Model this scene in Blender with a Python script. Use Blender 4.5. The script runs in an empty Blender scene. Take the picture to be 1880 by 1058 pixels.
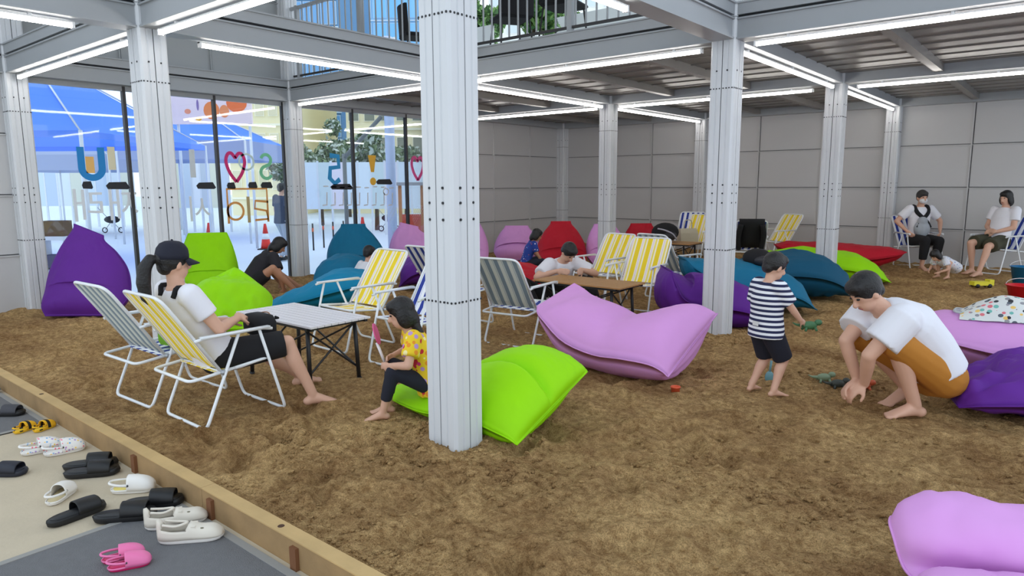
import bpy, math, random
import numpy as np
from mathutils import Vector, Matrix, noise, Euler
random.seed(7)
S = bpy.context.scene
COL = S.collection
PI = math.pi

# ------------------------------------------------------------------ camera
FPX, PITCH, TH, ROLL, CAMH = 1260.97, .150566, .688775, -.005306, 1.5
_c, _s = math.cos(TH), math.sin(TH)
_R = Vector((_c, _s, 0)); _F0 = Vector((-_s, _c, 0)); _U0 = Vector((0, 0, 1))
_F = _F0*math.cos(PITCH) - _U0*math.sin(PITCH)
_U = _F0*math.sin(PITCH) + _U0*math.cos(PITCH)
_R2 = _R*math.cos(ROLL) + _U*math.sin(ROLL)
_U2 = _U*math.cos(ROLL) - _R*math.sin(ROLL)
cam = bpy.data.cameras.new('camera')
cam.sensor_width = 36.0; cam.lens = FPX/1880*36.0; cam.clip_end = 400; cam.clip_start = .05
camo = bpy.data.objects.new('camera', cam); COL.objects.link(camo)
m = Matrix.Identity(4)
for i in range(3):
    m[i][0] = _R2[i]; m[i][1] = _U2[i]; m[i][2] = -_F[i]
m[2][3] = CAMH
camo.matrix_world = m
S.camera = camo

# ------------------------------------------------------------------ light and exposure
w = bpy.data.worlds.new('sky'); S.world = w; w.use_nodes = True
nt = w.node_tree; bg = nt.nodes['Background']
tc = nt.nodes.new('ShaderNodeTexCoord'); sp = nt.nodes.new('ShaderNodeSeparateXYZ')
rp = nt.nodes.new('ShaderNodeValToRGB')
rp.color_ramp.elements[0].position = 0.0; rp.color_ramp.elements[0].color = (.90, .95, 1, 1)
rp.color_ramp.elements[1].position = .8; rp.color_ramp.elements[1].color = (.72, .86, 1, 1)
nt.links.new(tc.outputs['Generated'], sp.inputs[0]); nt.links.new(sp.outputs['Z'], rp.inputs[0])
nt.links.new(rp.outputs[0], bg.inputs[0]); bg.inputs[1].default_value = 1.6
S.view_settings.view_transform = 'Standard'; S.view_settings.look = 'None'
S.view_settings.gamma = 1; S.view_settings.use_curve_mapping = False
S.view_settings.exposure = -0.06
LED_STRENGTH = 16.0

# ------------------------------------------------------------------ pixel helpers (direction only; depth from what a thing touches)
def ray(x, y): return _R2*(x-940) - _U2*(y-529) + _F*FPX
def G(x, y, z=0.0):
    d = ray(x, y); t = (z-CAMH)/d.z; return Vector((d.x*t, d.y*t, z))
def PXl(x, y, X):
    d = ray(x, y); t = X/d.x; return Vector((X, d.y*t, CAMH+d.z*t))
def PYl(x, y, Y):
    d = ray(x, y); t = Y/d.y; return Vector((d.x*t, Y, CAMH+d.z*t))
def PD(x, y, D):          # at distance D along the horizontal viewing direction
    d = ray(x, y); t = D/d.dot(_F0); return Vector((d.x*t, d.y*t, CAMH+d.z*t))

X0, Y0, SX, SY = -2.687, 2.741, 3.581, 3.726
def ga(i): return X0+i*SX
def gb(j): return Y0+j*SY

# ------------------------------------------------------------------ materials
def lin(c):
    return tuple(((v/255)/12.92 if v/255 <= .04045 else ((v/255+.055)/1.055)**2.4) for v in c)
MATS = {}
def mat(name, rgb, rough=.6, metal=0, noise_amt=0, nscale=8, bump=0, bscale=60, spec=.5, emit=0, sheen=0):
    if name in MATS: return MATS[name]
    m = bpy.data.materials.new(name); m.use_nodes = True
    n = m.node_tree.nodes; l = m.node_tree.links; b = n['Principled BSDF']
    c = lin(rgb)
    b.inputs['Base Color'].default_value = (*c, 1); b.inputs['Roughness'].default_value = rough
    b.inputs['Metallic'].default_value = metal; b.inputs['Specular IOR Level'].default_value = spec
    if sheen: b.inputs['Sheen Weight'].default_value = sheen
    if emit:
        b.inputs['Emission Color'].default_value = (*c, 1); b.inputs['Emission Strength'].default_value = emit
    if noise_amt or bump:
        t = n.new('ShaderNodeTexCoord')
    if noise_amt:
        nz = n.new('ShaderNodeTexNoise'); nz.inputs['Scale'].default_value = nscale; nz.inputs['Detail'].default_value = 5
        mx = n.new('ShaderNodeMix'); mx.data_type = 'RGBA'
        mx.inputs[6].default_value = (*[v*(1-noise_amt) for v in c], 1)
        mx.inputs[7].default_value = (*[min(1, v*(1+noise_amt)) for v in c], 1)
        l.new(t.outputs['Object'], nz.inputs['Vector']); l.new(nz.outputs[0], mx.inputs[0]); l.new(mx.outputs[2], b.inputs['Base Color'])
    if bump:
        nb = n.new('ShaderNodeTexNoise'); nb.inputs['Scale'].default_value = bscale; nb.inputs['Detail'].default_value = 4
        bp = n.new('ShaderNodeBump'); bp.inputs['Strength'].default_value = bump; bp.inputs['Distance'].default_value = .01
        l.new(t.outputs['Object'], nb.inputs['Vector']); l.new(nb.outputs[0], bp.inputs['Height']); l.new(bp.outputs[0], b.inputs['Normal'])
    MATS[name] = m; return m

def stripes(name, axis, period, cols, rough=.8, phase=0.0):
    """flat printed stripes along one object axis; cols = [(fraction_end, rgb), ...]"""
    if name in MATS: return MATS[name]
    m = bpy.data.materials.new(name); m.use_nodes = True
    n = m.node_tree.nodes; l = m.node_tree.links; b = n['Principled BSDF']; b.inputs['Roughness'].default_value = rough
    t = n.new('ShaderNodeTexCoord'); s = n.new('ShaderNodeSeparateXYZ'); l.new(t.outputs['Object'], s.inputs[0])
    a = n.new('ShaderNodeMath'); a.operation = 'MULTIPLY_ADD'; a.inputs[1].default_value = 1/period; a.inputs[2].default_value = 100+phase
    l.new(s.outputs[axis], a.inputs[0])
    f = n.new('ShaderNodeMath'); f.operation = 'FRACT'; l.new(a.outputs[0], f.inputs[0])
    r = n.new('ShaderNodeValToRGB'); r.color_ramp.interpolation = 'CONSTANT'
    el = r.color_ramp.elements
    el[0].position = 0; el[0].color = (*lin(cols[0][1]), 1)
    el[1].position = cols[0][0]; el[1].color = (*lin(cols[1][1]), 1)
    for k in range(1, len(cols)-1):
        e = el.new(cols[k][0]); e.color = (*lin(cols[k+1][1]), 1)
    l.new(f.outputs[0], r.inputs[0]); l.new(r.outputs[0], b.inputs['Base Color'])
    MATS[name] = m; return m

def spotted(name, base, spots, scale=30, thr=.45, rough=.8):
    """printed fabric: irregular blobs of several colours on a ground colour"""
    if name in MATS: return MATS[name]
    m = bpy.data.materials.new(name); m.use_nodes = True
    n = m.node_tree.nodes; l = m.node_tree.links; b = n['Principled BSDF']; b.inputs['Roughness'].default_value = rough
    t = n.new('ShaderNodeTexCoord')
    v = n.new('ShaderNodeTexVoronoi'); v.inputs['Scale'].default_value = scale
    l.new(t.outputs['Object'], v.inputs['Vector'])
    r = n.new('ShaderNodeValToRGB'); r.color_ramp.interpolation = 'CONSTANT'
    el = r.color_ramp.elements
    el[0].color = (*lin(spots[0]), 1); el[0].position = 0
    el[1].color = (*lin(spots[-1]), 1); el[1].position = (len(spots)-1)/len(spots)
    for k in range(1, len(spots)-1):
        e = el.new(k/len(spots)); e.color = (*lin(spots[k]), 1)
    sr = n.new('ShaderNodeSeparateColor'); l.new(v.outputs['Color'], sr.inputs[0]); l.new(sr.outputs[0], r.inputs[0])
    cmp = n.new('ShaderNodeMath'); cmp.operation = 'LESS_THAN'; cmp.inputs[1].default_value = thr
    l.new(v.outputs['Distance'], cmp.inputs[0])
    mx = n.new('ShaderNodeMix'); mx.data_type = 'RGBA'; mx.inputs[6].default_value = (*lin(base), 1)
    l.new(cmp.outputs[0], mx.inputs[0]); l.new(r.outputs[0], mx.inputs[7]); l.new(mx.outputs[2], b.inputs['Base Color'])
    MATS[name] = m; return m

def emission(name, rgb, strength):
    m = bpy.data.materials.new(name); m.use_nodes = True
    n = m.node_tree.nodes; b = n['Principled BSDF']
    b.inputs['Base Color'].default_value = (*lin(rgb), 1)
    b.inputs['Emission Color'].default_value = (*lin(rgb), 1); b.inputs['Emission Strength'].default_value = strength
    MATS[name] = m; return m

def glass_mat(name, tint=(.93, .97, 1)):
    m = bpy.data.materials.new(name); m.use_nodes = True
    n = m.node_tree.nodes; l = m.node_tree.links
    for x in list(n):
        if x.type != 'OUTPUT_MATERIAL': n.remove(x)
    o = [x for x in n if x.type == 'OUTPUT_MATERIAL'][0]
    tr = n.new('ShaderNodeBsdfTransparent'); tr.inputs[0].default_value = (*tint, 1)
    gl = n.new('ShaderNodeBsdfGlossy'); gl.inputs['Roughness'].default_value = .02
    fr = n.new('ShaderNodeFresnel'); fr.inputs[0].default_value = 1.45
    mx = n.new('ShaderNodeMixShader')
    l.new(fr.outputs[0], mx.inputs[0]); l.new(tr.outputs[0], mx.inputs[1]); l.new(gl.outputs[0], mx.inputs[2]); l.new(mx.outputs[0], o.inputs[0])
    MATS[name] = m; return m

# ------------------------------------------------------------------ mesh building
def frame_of(d):
    d = Vector(d).normalized()
    a = Vector((0, 0, 1)) if abs(d.z) < .95 else Vector((1, 0, 0))
    u = d.cross(a).normalized(); v = u.cross(d).normalized()
    return u, v
class MB:
    def __init__(s): s.v = []; s.f = []
    def add(s, vs, fs):
        o = len(s.v); s.v += [tuple(q) for q in vs]; s.f += [tuple(i+o for i in q) for q in fs]; return s
    def box(s, x0, x1, y0, y1, z0, z1):
        return s.add([(x0,y0,z0),(x1,y0,z0),(x1,y1,z0),(x0,y1,z0),(x0,y0,z1),(x1,y0,z1),(x1,y1,z1),(x0,y1,z1)],
                     [(0,3,2,1),(4,5,6,7),(0,1,5,4),(1,2,6,5),(2,3,7,6),(3,0,4,7)])
    def obox(s, p, q, wu, wv, up=(0, 0, 1)):
        """bar from p to q, widths wu (sideways) and wv (towards up)"""
        p = Vector(p); q = Vector(q); d = (q-p).normalized(); u = d.cross(Vector(up))
        if u.length < 1e-4: u = d.cross(Vector((1, 0, 0)))
        u.normalize(); v = u.cross(d)
        vs = []
        for c in (p, q):
            for a, b in ((-1,-1),(1,-1),(1,1),(-1,1)): vs.append(c+u*a*wu/2+v*b*wv/2)
        return s.add(vs, [(0,3,2,1),(4,5,6,7),(0,1,5,4),(1,2,6,5),(2,3,7,6),(3,0,4,7)])
    def tube(s, pts, r, n=8, closed=False, caps=True):
        pts = [Vector(p) for p in pts]; N = len(pts); rs = r if isinstance(r, (list, tuple)) else [r]*N
        rings = []; u = None
        for i, p in enumerate(pts):
            if closed: d = pts[(i+1) % N]-pts[i-1]
            else: d = pts[min(i+1, N-1)]-pts[max(i-1, 0)]
            d.normalize()
            if u is None: u, _ = frame_of(d); v = d.cross(u)
            else:
                u = u-d*u.dot(d)
                if u.length < 1e-5: u, _ = frame_of(d)
                u.normalize(); v = d.cross(u)
            rings.append([p+(u*math.cos(2*PI*k/n)+v*math.sin(2*PI*k/n))*rs[i] for k in range(n)])
        return s.rings(rings, closed, caps)
    def rings(s, rings, closed=False, caps=True):
        n = len(rings[0]); N = len(rings); vs = [q for r in rings for q in r]; fs = []
        for i in range(N if closed else N-1):
            j = (i+1) % N
            for k in range(n):
                k2 = (k+1) % n; fs.append((i*n+k, i*n+k2, j*n+k2, j*n+k))
        if caps and not closed:
            fs.append(tuple(range(n-1, -1, -1))); fs.append(tuple((N-1)*n+k for k in range(n)))
        return s.add(vs, fs)
    def ball(s, c, r, rot=None, nu=14, nv=9):
        c = Vector(c); r = Vector((r, r, r)) if isinstance(r, (int, float)) else Vector(r)
        rings = []
        for j in range(nv+1):
            a = -PI/2+PI*(j+.02)/(nv+.04)
            ring = []
            for k in range(nu):
                b = 2*PI*k/nu; q = Vector((r.x*math.cos(a)*math.cos(b), r.y*math.cos(a)*math.sin(b), r.z*math.sin(a)))
                if rot is not None: q = rot @ q
                ring.append(c+q)
            rings.append(ring)
        return s.rings(rings)
    def cone(s, p, r0, q, r1, n=12):
        s.tube([p, q], [r0, r1], n); return s
    def lathe(s, prof, c=(0, 0, 0), n=20):
        c = Vector(c); return s.rings([[c+Vector((r*math.cos(2*PI*k/n), r*math.sin(2*PI*k/n), z)) for k in range(n)] for r, z in prof])
    def prism(s, outline, z0, z1):
        n = len(outline); vs = [(x, y, z0) for x, y in outline]+[(x, y, z1) for x, y in outline]
        return s.add(vs, [tuple(range(n-1, -1, -1)), tuple(range(n, 2*n))]+[(k, (k+1) % n, n+(k+1) % n, n+k) for k in range(n)])
    def mesh(s, name, smooth=False):
        me = bpy.data.meshes.new(name); me.from_pydata(s.v, [], s.f); me.update()
        if smooth: me.shade_smooth()
        return me
    def build(s, name, material, parent=None, smooth=False, loc=None, mods=None):
        o = bpy.data.objects.new(name, s.mesh(name, smooth)); COL.objects.link(o)
        if material: o.data.materials.append(material)
        if parent is not None: o.parent = parent
        if loc is not None: o.location = loc
        return o
def tag(o, label=None, cat=None, group=None, kind=None):
    if label: o['label'] = label
    if cat: o['category'] = cat
    if group: o['group'] = group
    if kind: o['kind'] = kind
    return o
def thing(name, label, cat, loc=(0, 0, 0), rz=0.0, group=None, kind=None):
    o = bpy.data.objects.new(name, None); COL.objects.link(o); o.empty_display_size = .1
    o.location = loc; o.rotation_euler = (0, 0, rz); tag(o, label, cat, group, kind); return o
def copy_tree(o, parent=None):
    c = o.copy(); COL.objects.link(c); c.parent = parent
    for ch in list(o.children): copy_tree(ch, c)
    return c
def inst(me, name, parent, loc=(0, 0, 0), rot=(0, 0, 0), scale=(1, 1, 1)):
    o = bpy.data.objects.new(name, me); COL.objects.link(o); o.parent = parent; o.location = loc; o.rotation_euler = rot; o.scale = scale; return o
def baked(o):
    """replace an object's mesh by its evaluated mesh (modifiers applied)"""
    bpy.context.view_layer.update()
    dg = bpy.context.evaluated_depsgraph_get(); e = o.evaluated_get(dg)
    me = bpy.data.meshes.new_from_object(e); mats = [x for x in o.data.materials]
    o.modifiers.clear(); old = o.data; o.data = me
    if not me.materials:
        for x in mats: me.materials.append(x)
    bpy.data.meshes.remove(old); return o
def remeshed(mb, name, material, parent, voxel=.01, smooth=3, post=None):
    o = mb.build(name, material, parent)
    r = o.modifiers.new('r', 'REMESH'); r.mode = 'VOXEL'; r.voxel_size = voxel; r.use_smooth_shade = True
    if smooth:
        k = o.modifiers.new('s', 'SMOOTH'); k.iterations = smooth; k.factor = .5
    baked(o); o.data.shade_smooth(); return o
def crv(pts, n):
    """Catmull-Rom through tuples"""
    P = [np.array(p, float) for p in pts]; P = [2*P[0]-P[1]]+P+[2*P[-1]-P[-2]]
    out = []; segs = len(P)-3
    for k in range(n+1):
        u = k/n*segs; i = min(int(u), segs-1); t = u-i
        a, b, c, d = P[i], P[i+1], P[i+2], P[i+3]
        out.append(.5*((2*b)+(-a+c)*t+(2*a-5*b+4*c-d)*t*t+(-a+3*b-3*c+d)*t**3))
    return out
HR = TH            # heading of 'right in the photograph'
HA = TH+PI/2       # heading of 'away'
# ================================================================== the setting
M_steel = mat('painted_steel', (214, 217, 221), .42, noise_amt=.04, nscale=2)
M_steel2 = mat('painted_steel_beam', (164, 168, 172), .45, noise_amt=.05, nscale=2)
M_gap = mat('dark_gap', (40, 42, 46), .8)
M_bolt = mat('bolt_hole', (48, 50, 54), .6, .3)
M_panel = mat('wall_panel', (196, 196, 197), .5, noise_amt=.03, nscale=1.5)
M_ceil = mat('ceiling_steel', (128, 124, 120), .38, noise_amt=.18, nscale=2.2)
M_dark = mat('dark_frame', (52, 50, 50), .5)
M_white = mat('white_powder_coat', (238, 240, 242), .35)

# ---- sand
def sand_mat():
    m = bpy.data.materials.new('sand'); m.use_nodes = True
    n = m.node_tree.nodes; l = m.node_tree.links; b = n['Principled BSDF']; b.inputs['Roughness'].default_value = .95
    b.inputs['Specular IOR Level'].default_value = .15
    t = n.new('ShaderNodeTexCoord')
    a = n.new('ShaderNodeTexNoise'); a.inputs['Scale'].default_value = 1.3; a.inputs['Detail'].default_value = 6; a.inputs['Roughness'].default_value = .65
    c = n.new('ShaderNodeTexNoise'); c.inputs['Scale'].default_value = 22; c.inputs['Detail'].default_value = 8; c.inputs['Roughness'].default_value = .7
    g = n.new('ShaderNodeTexNoise'); g.inputs['Scale'].default_value = 160; g.inputs['Detail'].default_value = 2
    for x in (a, c, g): l.new(t.outputs['Object'], x.inputs['Vector'])
    r1 = n.new('ShaderNodeValToRGB'); e = r1.color_ramp.elements
    e[0].position = .34; e[0].color = (*lin((190, 148, 100)), 1); e[1].position = .62; e[1].color = (*lin((252, 212, 150)), 1)
    l.new(a.outputs[0], r1.inputs[0])
    r2 = n.new('ShaderNodeValToRGB'); e = r2.color_ramp.elements
    e[0].position = .38; e[0].color = (*lin((150, 124, 94)), 1); e[1].position = .62; e[1].color = (1, 1, 1, 1)
    l.new(c.outputs[0], r2.inputs[0])
    mx = n.new('ShaderNodeMix'); mx.data_type = 'RGBA'; mx.blend_type = 'MULTIPLY'; mx.inputs[0].default_value = .65
    l.new(r1.outputs[0], mx.inputs[6]); l.new(r2.outputs[0], mx.inputs[7])
    r3 = n.new('ShaderNodeValToRGB'); e = r3.color_ramp.elements
    e[0].position = .34; e[0].color = (.54, .51, .48, 1); e[1].position = .6; e[1].color = (1, 1, 1, 1)
    l.new(g.outputs[0], r3.inputs[0])
    mx2 = n.new('ShaderNodeMix'); mx2.data_type = 'RGBA'; mx2.blend_type = 'MULTIPLY'; mx2.inputs[0].default_value = .8
    l.new(mx.outputs[2], mx2.inputs[6]); l.new(r3.outputs[0], mx2.inputs[7]); l.new(mx2.outputs[2], b.inputs['Base Color'])
    b1 = n.new('ShaderNodeBump'); b1.inputs['Strength'].default_value = 1.0; b1.inputs['Distance'].default_value = .05
    b2 = n.new('ShaderNodeBump'); b2.inputs['Strength'].default_value = .6; b2.inputs['Distance'].default_value = .01
    l.new(c.outputs[0], b1.inputs['Height']); l.new(g.outputs[0], b2.inputs['Height']); l.new(b1.outputs[0], b2.inputs['Normal']); l.new(b2.outputs[0], b.inputs['Normal'])
    return m
M_sand = sand_mat()
COLS = [(ga(i), gb(j)) for i in (-2, -1, 0) for j in (0, 1, 2, 3)]
_rs = np.random.RandomState(3)
_prints = [(_rs.uniform(-9, 1), 1.8+10*_rs.uniform(0, 1)**1.4, _rs.uniform(.05, .12), _rs.uniform(.015, .05), _rs.uniform(0, PI)) for _ in range(520)]
def sand_h(X, Y):
    Z = np.zeros_like(X)
    f = X.ravel(); g = Y.ravel(); z = np.empty_like(f)
    for k in range(len(f)):
        p = Vector((f[k], g[k], 0))
        z[k] = .020*noise.noise(p*1.1)+.016*noise.noise(p*3.1+Vector((7, 3, 1)))+.034*abs(noise.noise(p*4.6+Vector((1, 9, 4))))-.010+.024*abs(noise.noise(p*10+Vector((3, 1, 2))))-.007+.014*abs(noise.noise(p*21+Vector((5, 2, 8))))-.004+.006*noise.noise(p*40)
    Z = z.reshape(X.shape)
    for (px, py, r, d, a) in _prints:
        sel = (abs(X-px) < 3.2*r) & (abs(Y-py) < 3.2*r)
        if not sel.any(): continue
        dx = X[sel]-px; dy = Y[sel]-py
        u = (dx*math.cos(a)+dy*math.sin(a))/(1.6*r); v = (-dx*math.sin(a)+dy*math.cos(a))/(.75*r); q = u*u+v*v
        Z[sel] += -d*np.exp(-q*1.3)+.45*d*np.exp(-((np.sqrt(q)-1.5)**2)*4)
    for (cx, cy) in COLS:
        q = ((X-cx)**2+(Y-cy)**2)
        Z += .035*np.exp(-((np.sqrt(q)-.2)**2)/.012)
    Z += .07*np.clip((Y-10.5)/2.5, 0, 1)
    edge = np.clip((Y-1.58)/.25, 0, 1); Z = Z*edge-.012*(1-edge)
    return Z
nx, ny = 480, 440
xs = np.linspace(-9.93, 2.2, nx)
tt = np.linspace(0, 1, ny); ys = 1.55+(14.0-1.55)*(.55*tt+.45*tt**2)
XX, YY = np.meshgrid(xs, ys)
ZZ = sand_h(XX, YY)
def sand_z(x, y):
    i = int(np.clip(np.searchsorted(xs, x), 0, nx-1)); j = int(np.clip(np.searchsorted(ys, y), 0, ny-1)); return float(ZZ[j, i])
me = bpy.data.meshes.new('floor')
vs = np.stack([XX.ravel(), YY.ravel(), ZZ.ravel()], 1)
I = np.arange(nx*ny).reshape(ny, nx)
q = np.stack([I[:-1, :-1].ravel(), I[:-1, 1:].ravel(), I[1:, 1:].ravel(), I[1:, :-1].ravel()], 1)
me.from_pydata(vs.tolist(), [], q.tolist()); me.shade_smooth(); me.materials.append(M_sand)
o = bpy.data.objects.new('floor', me); COL.objects.link(o); tag(o, 'brown trampled sand covering the play area', kind='structure')

# loose clods and clumps kicked up around the footprints and the column feet
_cv = []; _cf = []
_ico = [(0, 0, 1), (.89, 0, .45), (.28, .85, .45), (-.72, .53, .45), (-.72, -.53, .45), (.28, -.85, .45), (.72, .53, -.45), (-.28, .85, -.45), (-.89, 0, -.45), (-.28, -.85, -.45), (.72, -.53, -.45)]
_icf = [(0, 1, 2), (0, 2, 3), (0, 3, 4), (0, 4, 5), (0, 5, 1), (1, 6, 2), (2, 6, 7), (2, 7, 3), (3, 7, 8), (3, 8, 4), (4, 8, 9), (4, 9, 5), (5, 9, 10), (5, 10, 1), (1, 10, 6)]
def clod(x, y, r):
    z = sand_z(x, y); o = len(_cv); a, b, c = _rs.uniform(.7, 1.4, 3); t = _rs.uniform(0, 6.3); ct, st = math.cos(t), math.sin(t)
    for p in _ico:
        j = _rs.uniform(.75, 1.2); u, v = p[0]*a*j, p[1]*b*j
        _cv.append((x+r*(u*ct-v*st), y+r*(u*st+v*ct), z+r*(p[2]*c*.75*j+.25)))
    _cf.extend(tuple(i+o for i in f) for f in _icf)
_n = 0
while _n < 6500:
    y = 1.62+7.5*_rs.uniform(0, 1)**1.7; x = _rs.uniform(-.95*y-2.2, .3)
    if noise.noise(Vector((x*.9, y*.9, 5)))+.5*noise.noise(Vector((x*3, y*3, 1))) < _rs.uniform(-.35, .45): continue
    clod(x, y, .004+.010*_rs.uniform(0, 1)**2.5); _n += 1
for (cx, cy) in ((ga(0), gb(0)), (ga(0), gb(1))):
    for _ in range(500):
        a = _rs.uniform(0, 6.3); d = _rs.uniform(.15, .5); clod(cx+d*math.cos(a)*1.2, cy+d*math.sin(a), .005+.014*_rs.uniform(0, 1)**2)
for (fx, fy) in ((-.81, 3.18), (-1.48, 3.18), (-2.1, 2.6), (-1.35, 5.3), (-3.4, 2.2)):
    for _ in range(260):
        clod(fx+_rs.normal()*.22, fy+_rs.normal()*.16, .004+.012*_rs.uniform(0, 1)**2)
_o = MB().add(_cv, _cf).build('sand_clods', M_sand); tag(_o, 'loose clods of sand scattered over the sand pit', 'sand', kind='stuff')

ZP = -.105
M_pave = mat('paving', (196, 182, 158), .85, noise_amt=.12, nscale=5, bump=.25, bscale=40)
o = MB().box(-14, 4, -4, 1.5, ZP-.12, ZP).build('floor_paving', M_pave); tag(o, 'beige concrete strip beside the sand pit', kind='structure')
M_plaza = mat('plaza_stone', (226, 232, 240), .7, noise_amt=.05, nscale=.8)
o = MB().box(-120, 40, -60, 120, ZP-.4, ZP-.13).build('floor_plaza', M_plaza); tag(o, 'pale paved plaza outside the glass', kind='structure')
M_mat = mat('rubber_mat', (112, 112, 114), .8, noise_amt=.12, nscale=30, bump=.6, bscale=220)
def floor_mat(px, label):
    P = [G(x, y, ZP) for x, y in px]
    c = sum(P, Vector())/len(P)
    mb = MB().prism([((p-c).x, (p-c).y) for p in P], 0, .006)
    o = mb.build('door_mat', M_mat, loc=(c.x, c.y, ZP)); tag(o, label, 'mat', 'grey mats on the paving'); return o
def rect_mat(x0, x1, y0, y1, label):
    t = thing('door_mat', label, 'mat', ((x0+x1)/2, (y0+y1)/2, ZP), 0, 'grey mats on the paving')
    hx, hy = (x1-x0)/2, (y1-y0)/2
    MB().box(-hx, hx, -hy, hy, 0, .006).build('mat_surface', M_mat, t)
    b = mat('mat_border', (150, 148, 144), .8); mb = MB()
    for (a0, a1, b0, b1) in ((-hx, hx, -hy, -hy+.035), (-hx, hx, hy-.035, hy), (-hx, -hx+.035, -hy, hy), (hx-.035, hx, -hy, hy)): mb.box(a0, a1, b0, b1, .001, .009)
    mb.build('mat_border', b, t)
rect_mat(-3.45, -2.2, .6, 1.47, 'grey rubber mat on the paving under the pink clogs')
rect_mat(-6.9, -5.30, .7, 1.47, 'grey rubber mat on the paving beyond the yellow clogs')

# ---- timber kerb
M_wood = mat('pale_timber', (196, 164, 112), .75, noise_amt=.22, nscale=6, bump=.3, bscale=25)
t = thing('timber_kerb', 'long pale timber board edging the sand', 'kerb', (0, 1.53, ZP))
M_wood2 = mat('darker_timber', (158, 128, 88), .85, noise_amt=.3, nscale=7, bump=.3, bscale=25)  # darker timber tone for the plank bodies, below the paler top faces
for k, (x0, x1) in enumerate(((-9.6, -6.3), (-6.297, -3.23), (-3.227, .8))):
    p = MB().box(x0, x1, -.032, .032, 0, .125).build('plank', M_wood2, t)
    MB().box(x0, x1, -.034, .036, .122, .128).build('top_face', M_wood, p)
    for xk in (x0+.35,):
        MB().lathe([(.016, 0), (.014, .002)], n=12).build('knot', mat('knot', (78, 52, 34), .8), p, loc=(xk+.3, 0, .1275))
for xk in (-4.0, -3.13, -2.42):
    MB().box(xk-.022, xk+.022, -.05, -.03, .0, .1).build('peg', mat('peg_wood', (120, 78, 48), .8), t)

# ---- columns
CW = .235
def ring_bolts(mb, z, n=4, r=.0068, hw=CW/2):
    for s in range(4):
        for k in range(n):
            for sgn in (-1, 1):
                a = sgn*(.018+k*.028 if n > 2 else .05+.03*k)
                p = [(a, -hw), (hw, a), (a, hw), (-hw, a)][s]
                d = [(0, -1), (1, 0), (0, 1), (-1, 0)][s]
                mb.tube([(p[0]-d[0]*.002, p[1]-d[1]*.002, z), (p[0]+d[0]*.0025, p[1]+d[1]*.0025, z)], r, 6)
mbp = MB(); hw = CW/2; g = .004; b_ = .018
# one corner profile: L-like square tube with chamfered outer corner and a groove
out = [(g, g), (hw, g), (hw, hw*.38), (hw-.006, hw*.42), (hw-.006, hw*.48), (hw, hw*.52), (hw, hw-b_), (hw-b_, hw), (hw*.52, hw), (hw*.48, hw-.006), (hw*.42, hw-.006), (hw*.38, hw), (g, hw)]
post_low = MB().prism(out, -.25, 2.995).mesh('corner_post')
post_up = MB().prism(out, 0, 2.75).mesh('corner_post_upper')
for me in (post_low, post_up): me.materials.append(M_steel)
core = MB().box(-hw+.012, hw-.012, -hw+.012, hw-.012, -.25, 2.99).mesh('gap_core'); core.materials.append(M_gap)
core_up = MB().box(-hw+.012, hw-.012, -hw+.012, hw-.012, 0, 2.74).mesh('gap_core_upper'); core_up.materials.append(M_gap)
mb = MB()
for z in (2.37, .86): ring_bolts(mb, z, 4)
for z in (2.53, 1.48, 1.40, 1.31): ring_bolts(mb, z, 1, .008)
bolts = mb.mesh('bolts'); bolts.materials.append(M_bolt)
col_label = {(0, 0): 'thick white steel column standing beside the lime beanbag', (0, 1): 'white steel column rising behind the big pink beanbag',
             (0, 2): 'white steel column between the red and green beanbags', (0, 3): 'white steel column against the back wall beside the masked man',
             (-1, 0): 'white steel column behind the woman in the navy cap', (-1, 1): 'white steel column in the middle of the sand pit by the white table',
             (-1, 2): 'white steel column behind the yellow striped chairs', (-1, 3): 'white steel column against the back wall behind the folded chairs',
             (-2, 0): 'white steel column at the glass wall beside the purple beanbag', (-2, 1): 'white steel column at the glass wall beside the teal beanbag',
             (-2, 2): 'white steel column where the glass wall meets the panels', (-2, 3): 'white steel column in the corner of the panelled walls'}
for i in (-2, -1, 0):
    for j in (0, 1, 2, 3):
        t = thing('column', col_label[(i, j)], 'column', (ga(i), gb(j), 0), 0, 'bolted white steel columns')
        inst(core, 'seam_core', t)
        for k in range(4): inst(post_low, 'corner_post', t, rot=(0, 0, k*PI/2))
        bo = inst(bolts, 'bolts', t); bo['kind'] = 'stuff'
        if j <= 1:
            inst(core_up, 'seam_core', t, loc=(0, 0, 3.0))
            for k in range(4): inst(post_up, 'corner_post', t, loc=(0, 0, 3.0), rot=(0, 0, k*PI/2))

# ---- beams: lower (ceiling) beam and upper (floor) beam stacked, a dark gap between
def beam(p, q, label, group):
    p = Vector(p); q = Vector(q); L = (q-p).length; rz = math.atan2(q.y-p.y, q.x-p.x)
    t = thing('roof_beam', label, 'beam', (p.x, p.y, 0), rz, group)
    e = CW/2
    MB().box(e, L-e, -.085, .085, 2.815, 2.985).build('web', M_steel2, t)
    MB().box(e, L-e, -.105, .105, 2.80, 2.815).build('lower_flange', M_steel2, t)
    MB().box(e, L-e, -.105, .105, 2.972, 2.987).build('upper_flange', M_steel2, t)
    MB().box(e, L-e, -.07, .07, 2.985, 3.012).build('gap_strip', M_gap, t)
    u = thing('floor_beam', label.replace('ceiling beam', 'upper floor beam'), 'beam', (p.x, p.y, 3.012), rz, group.replace('ceiling', 'upper floor'))
    MB().box(e, L-e, -.1, .1, 0, .105).build('web', M_steel2, u)
    MB().box(e, L-e, -.115, .115, .095, .11).build('top_plate', M_steel2, u)
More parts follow.
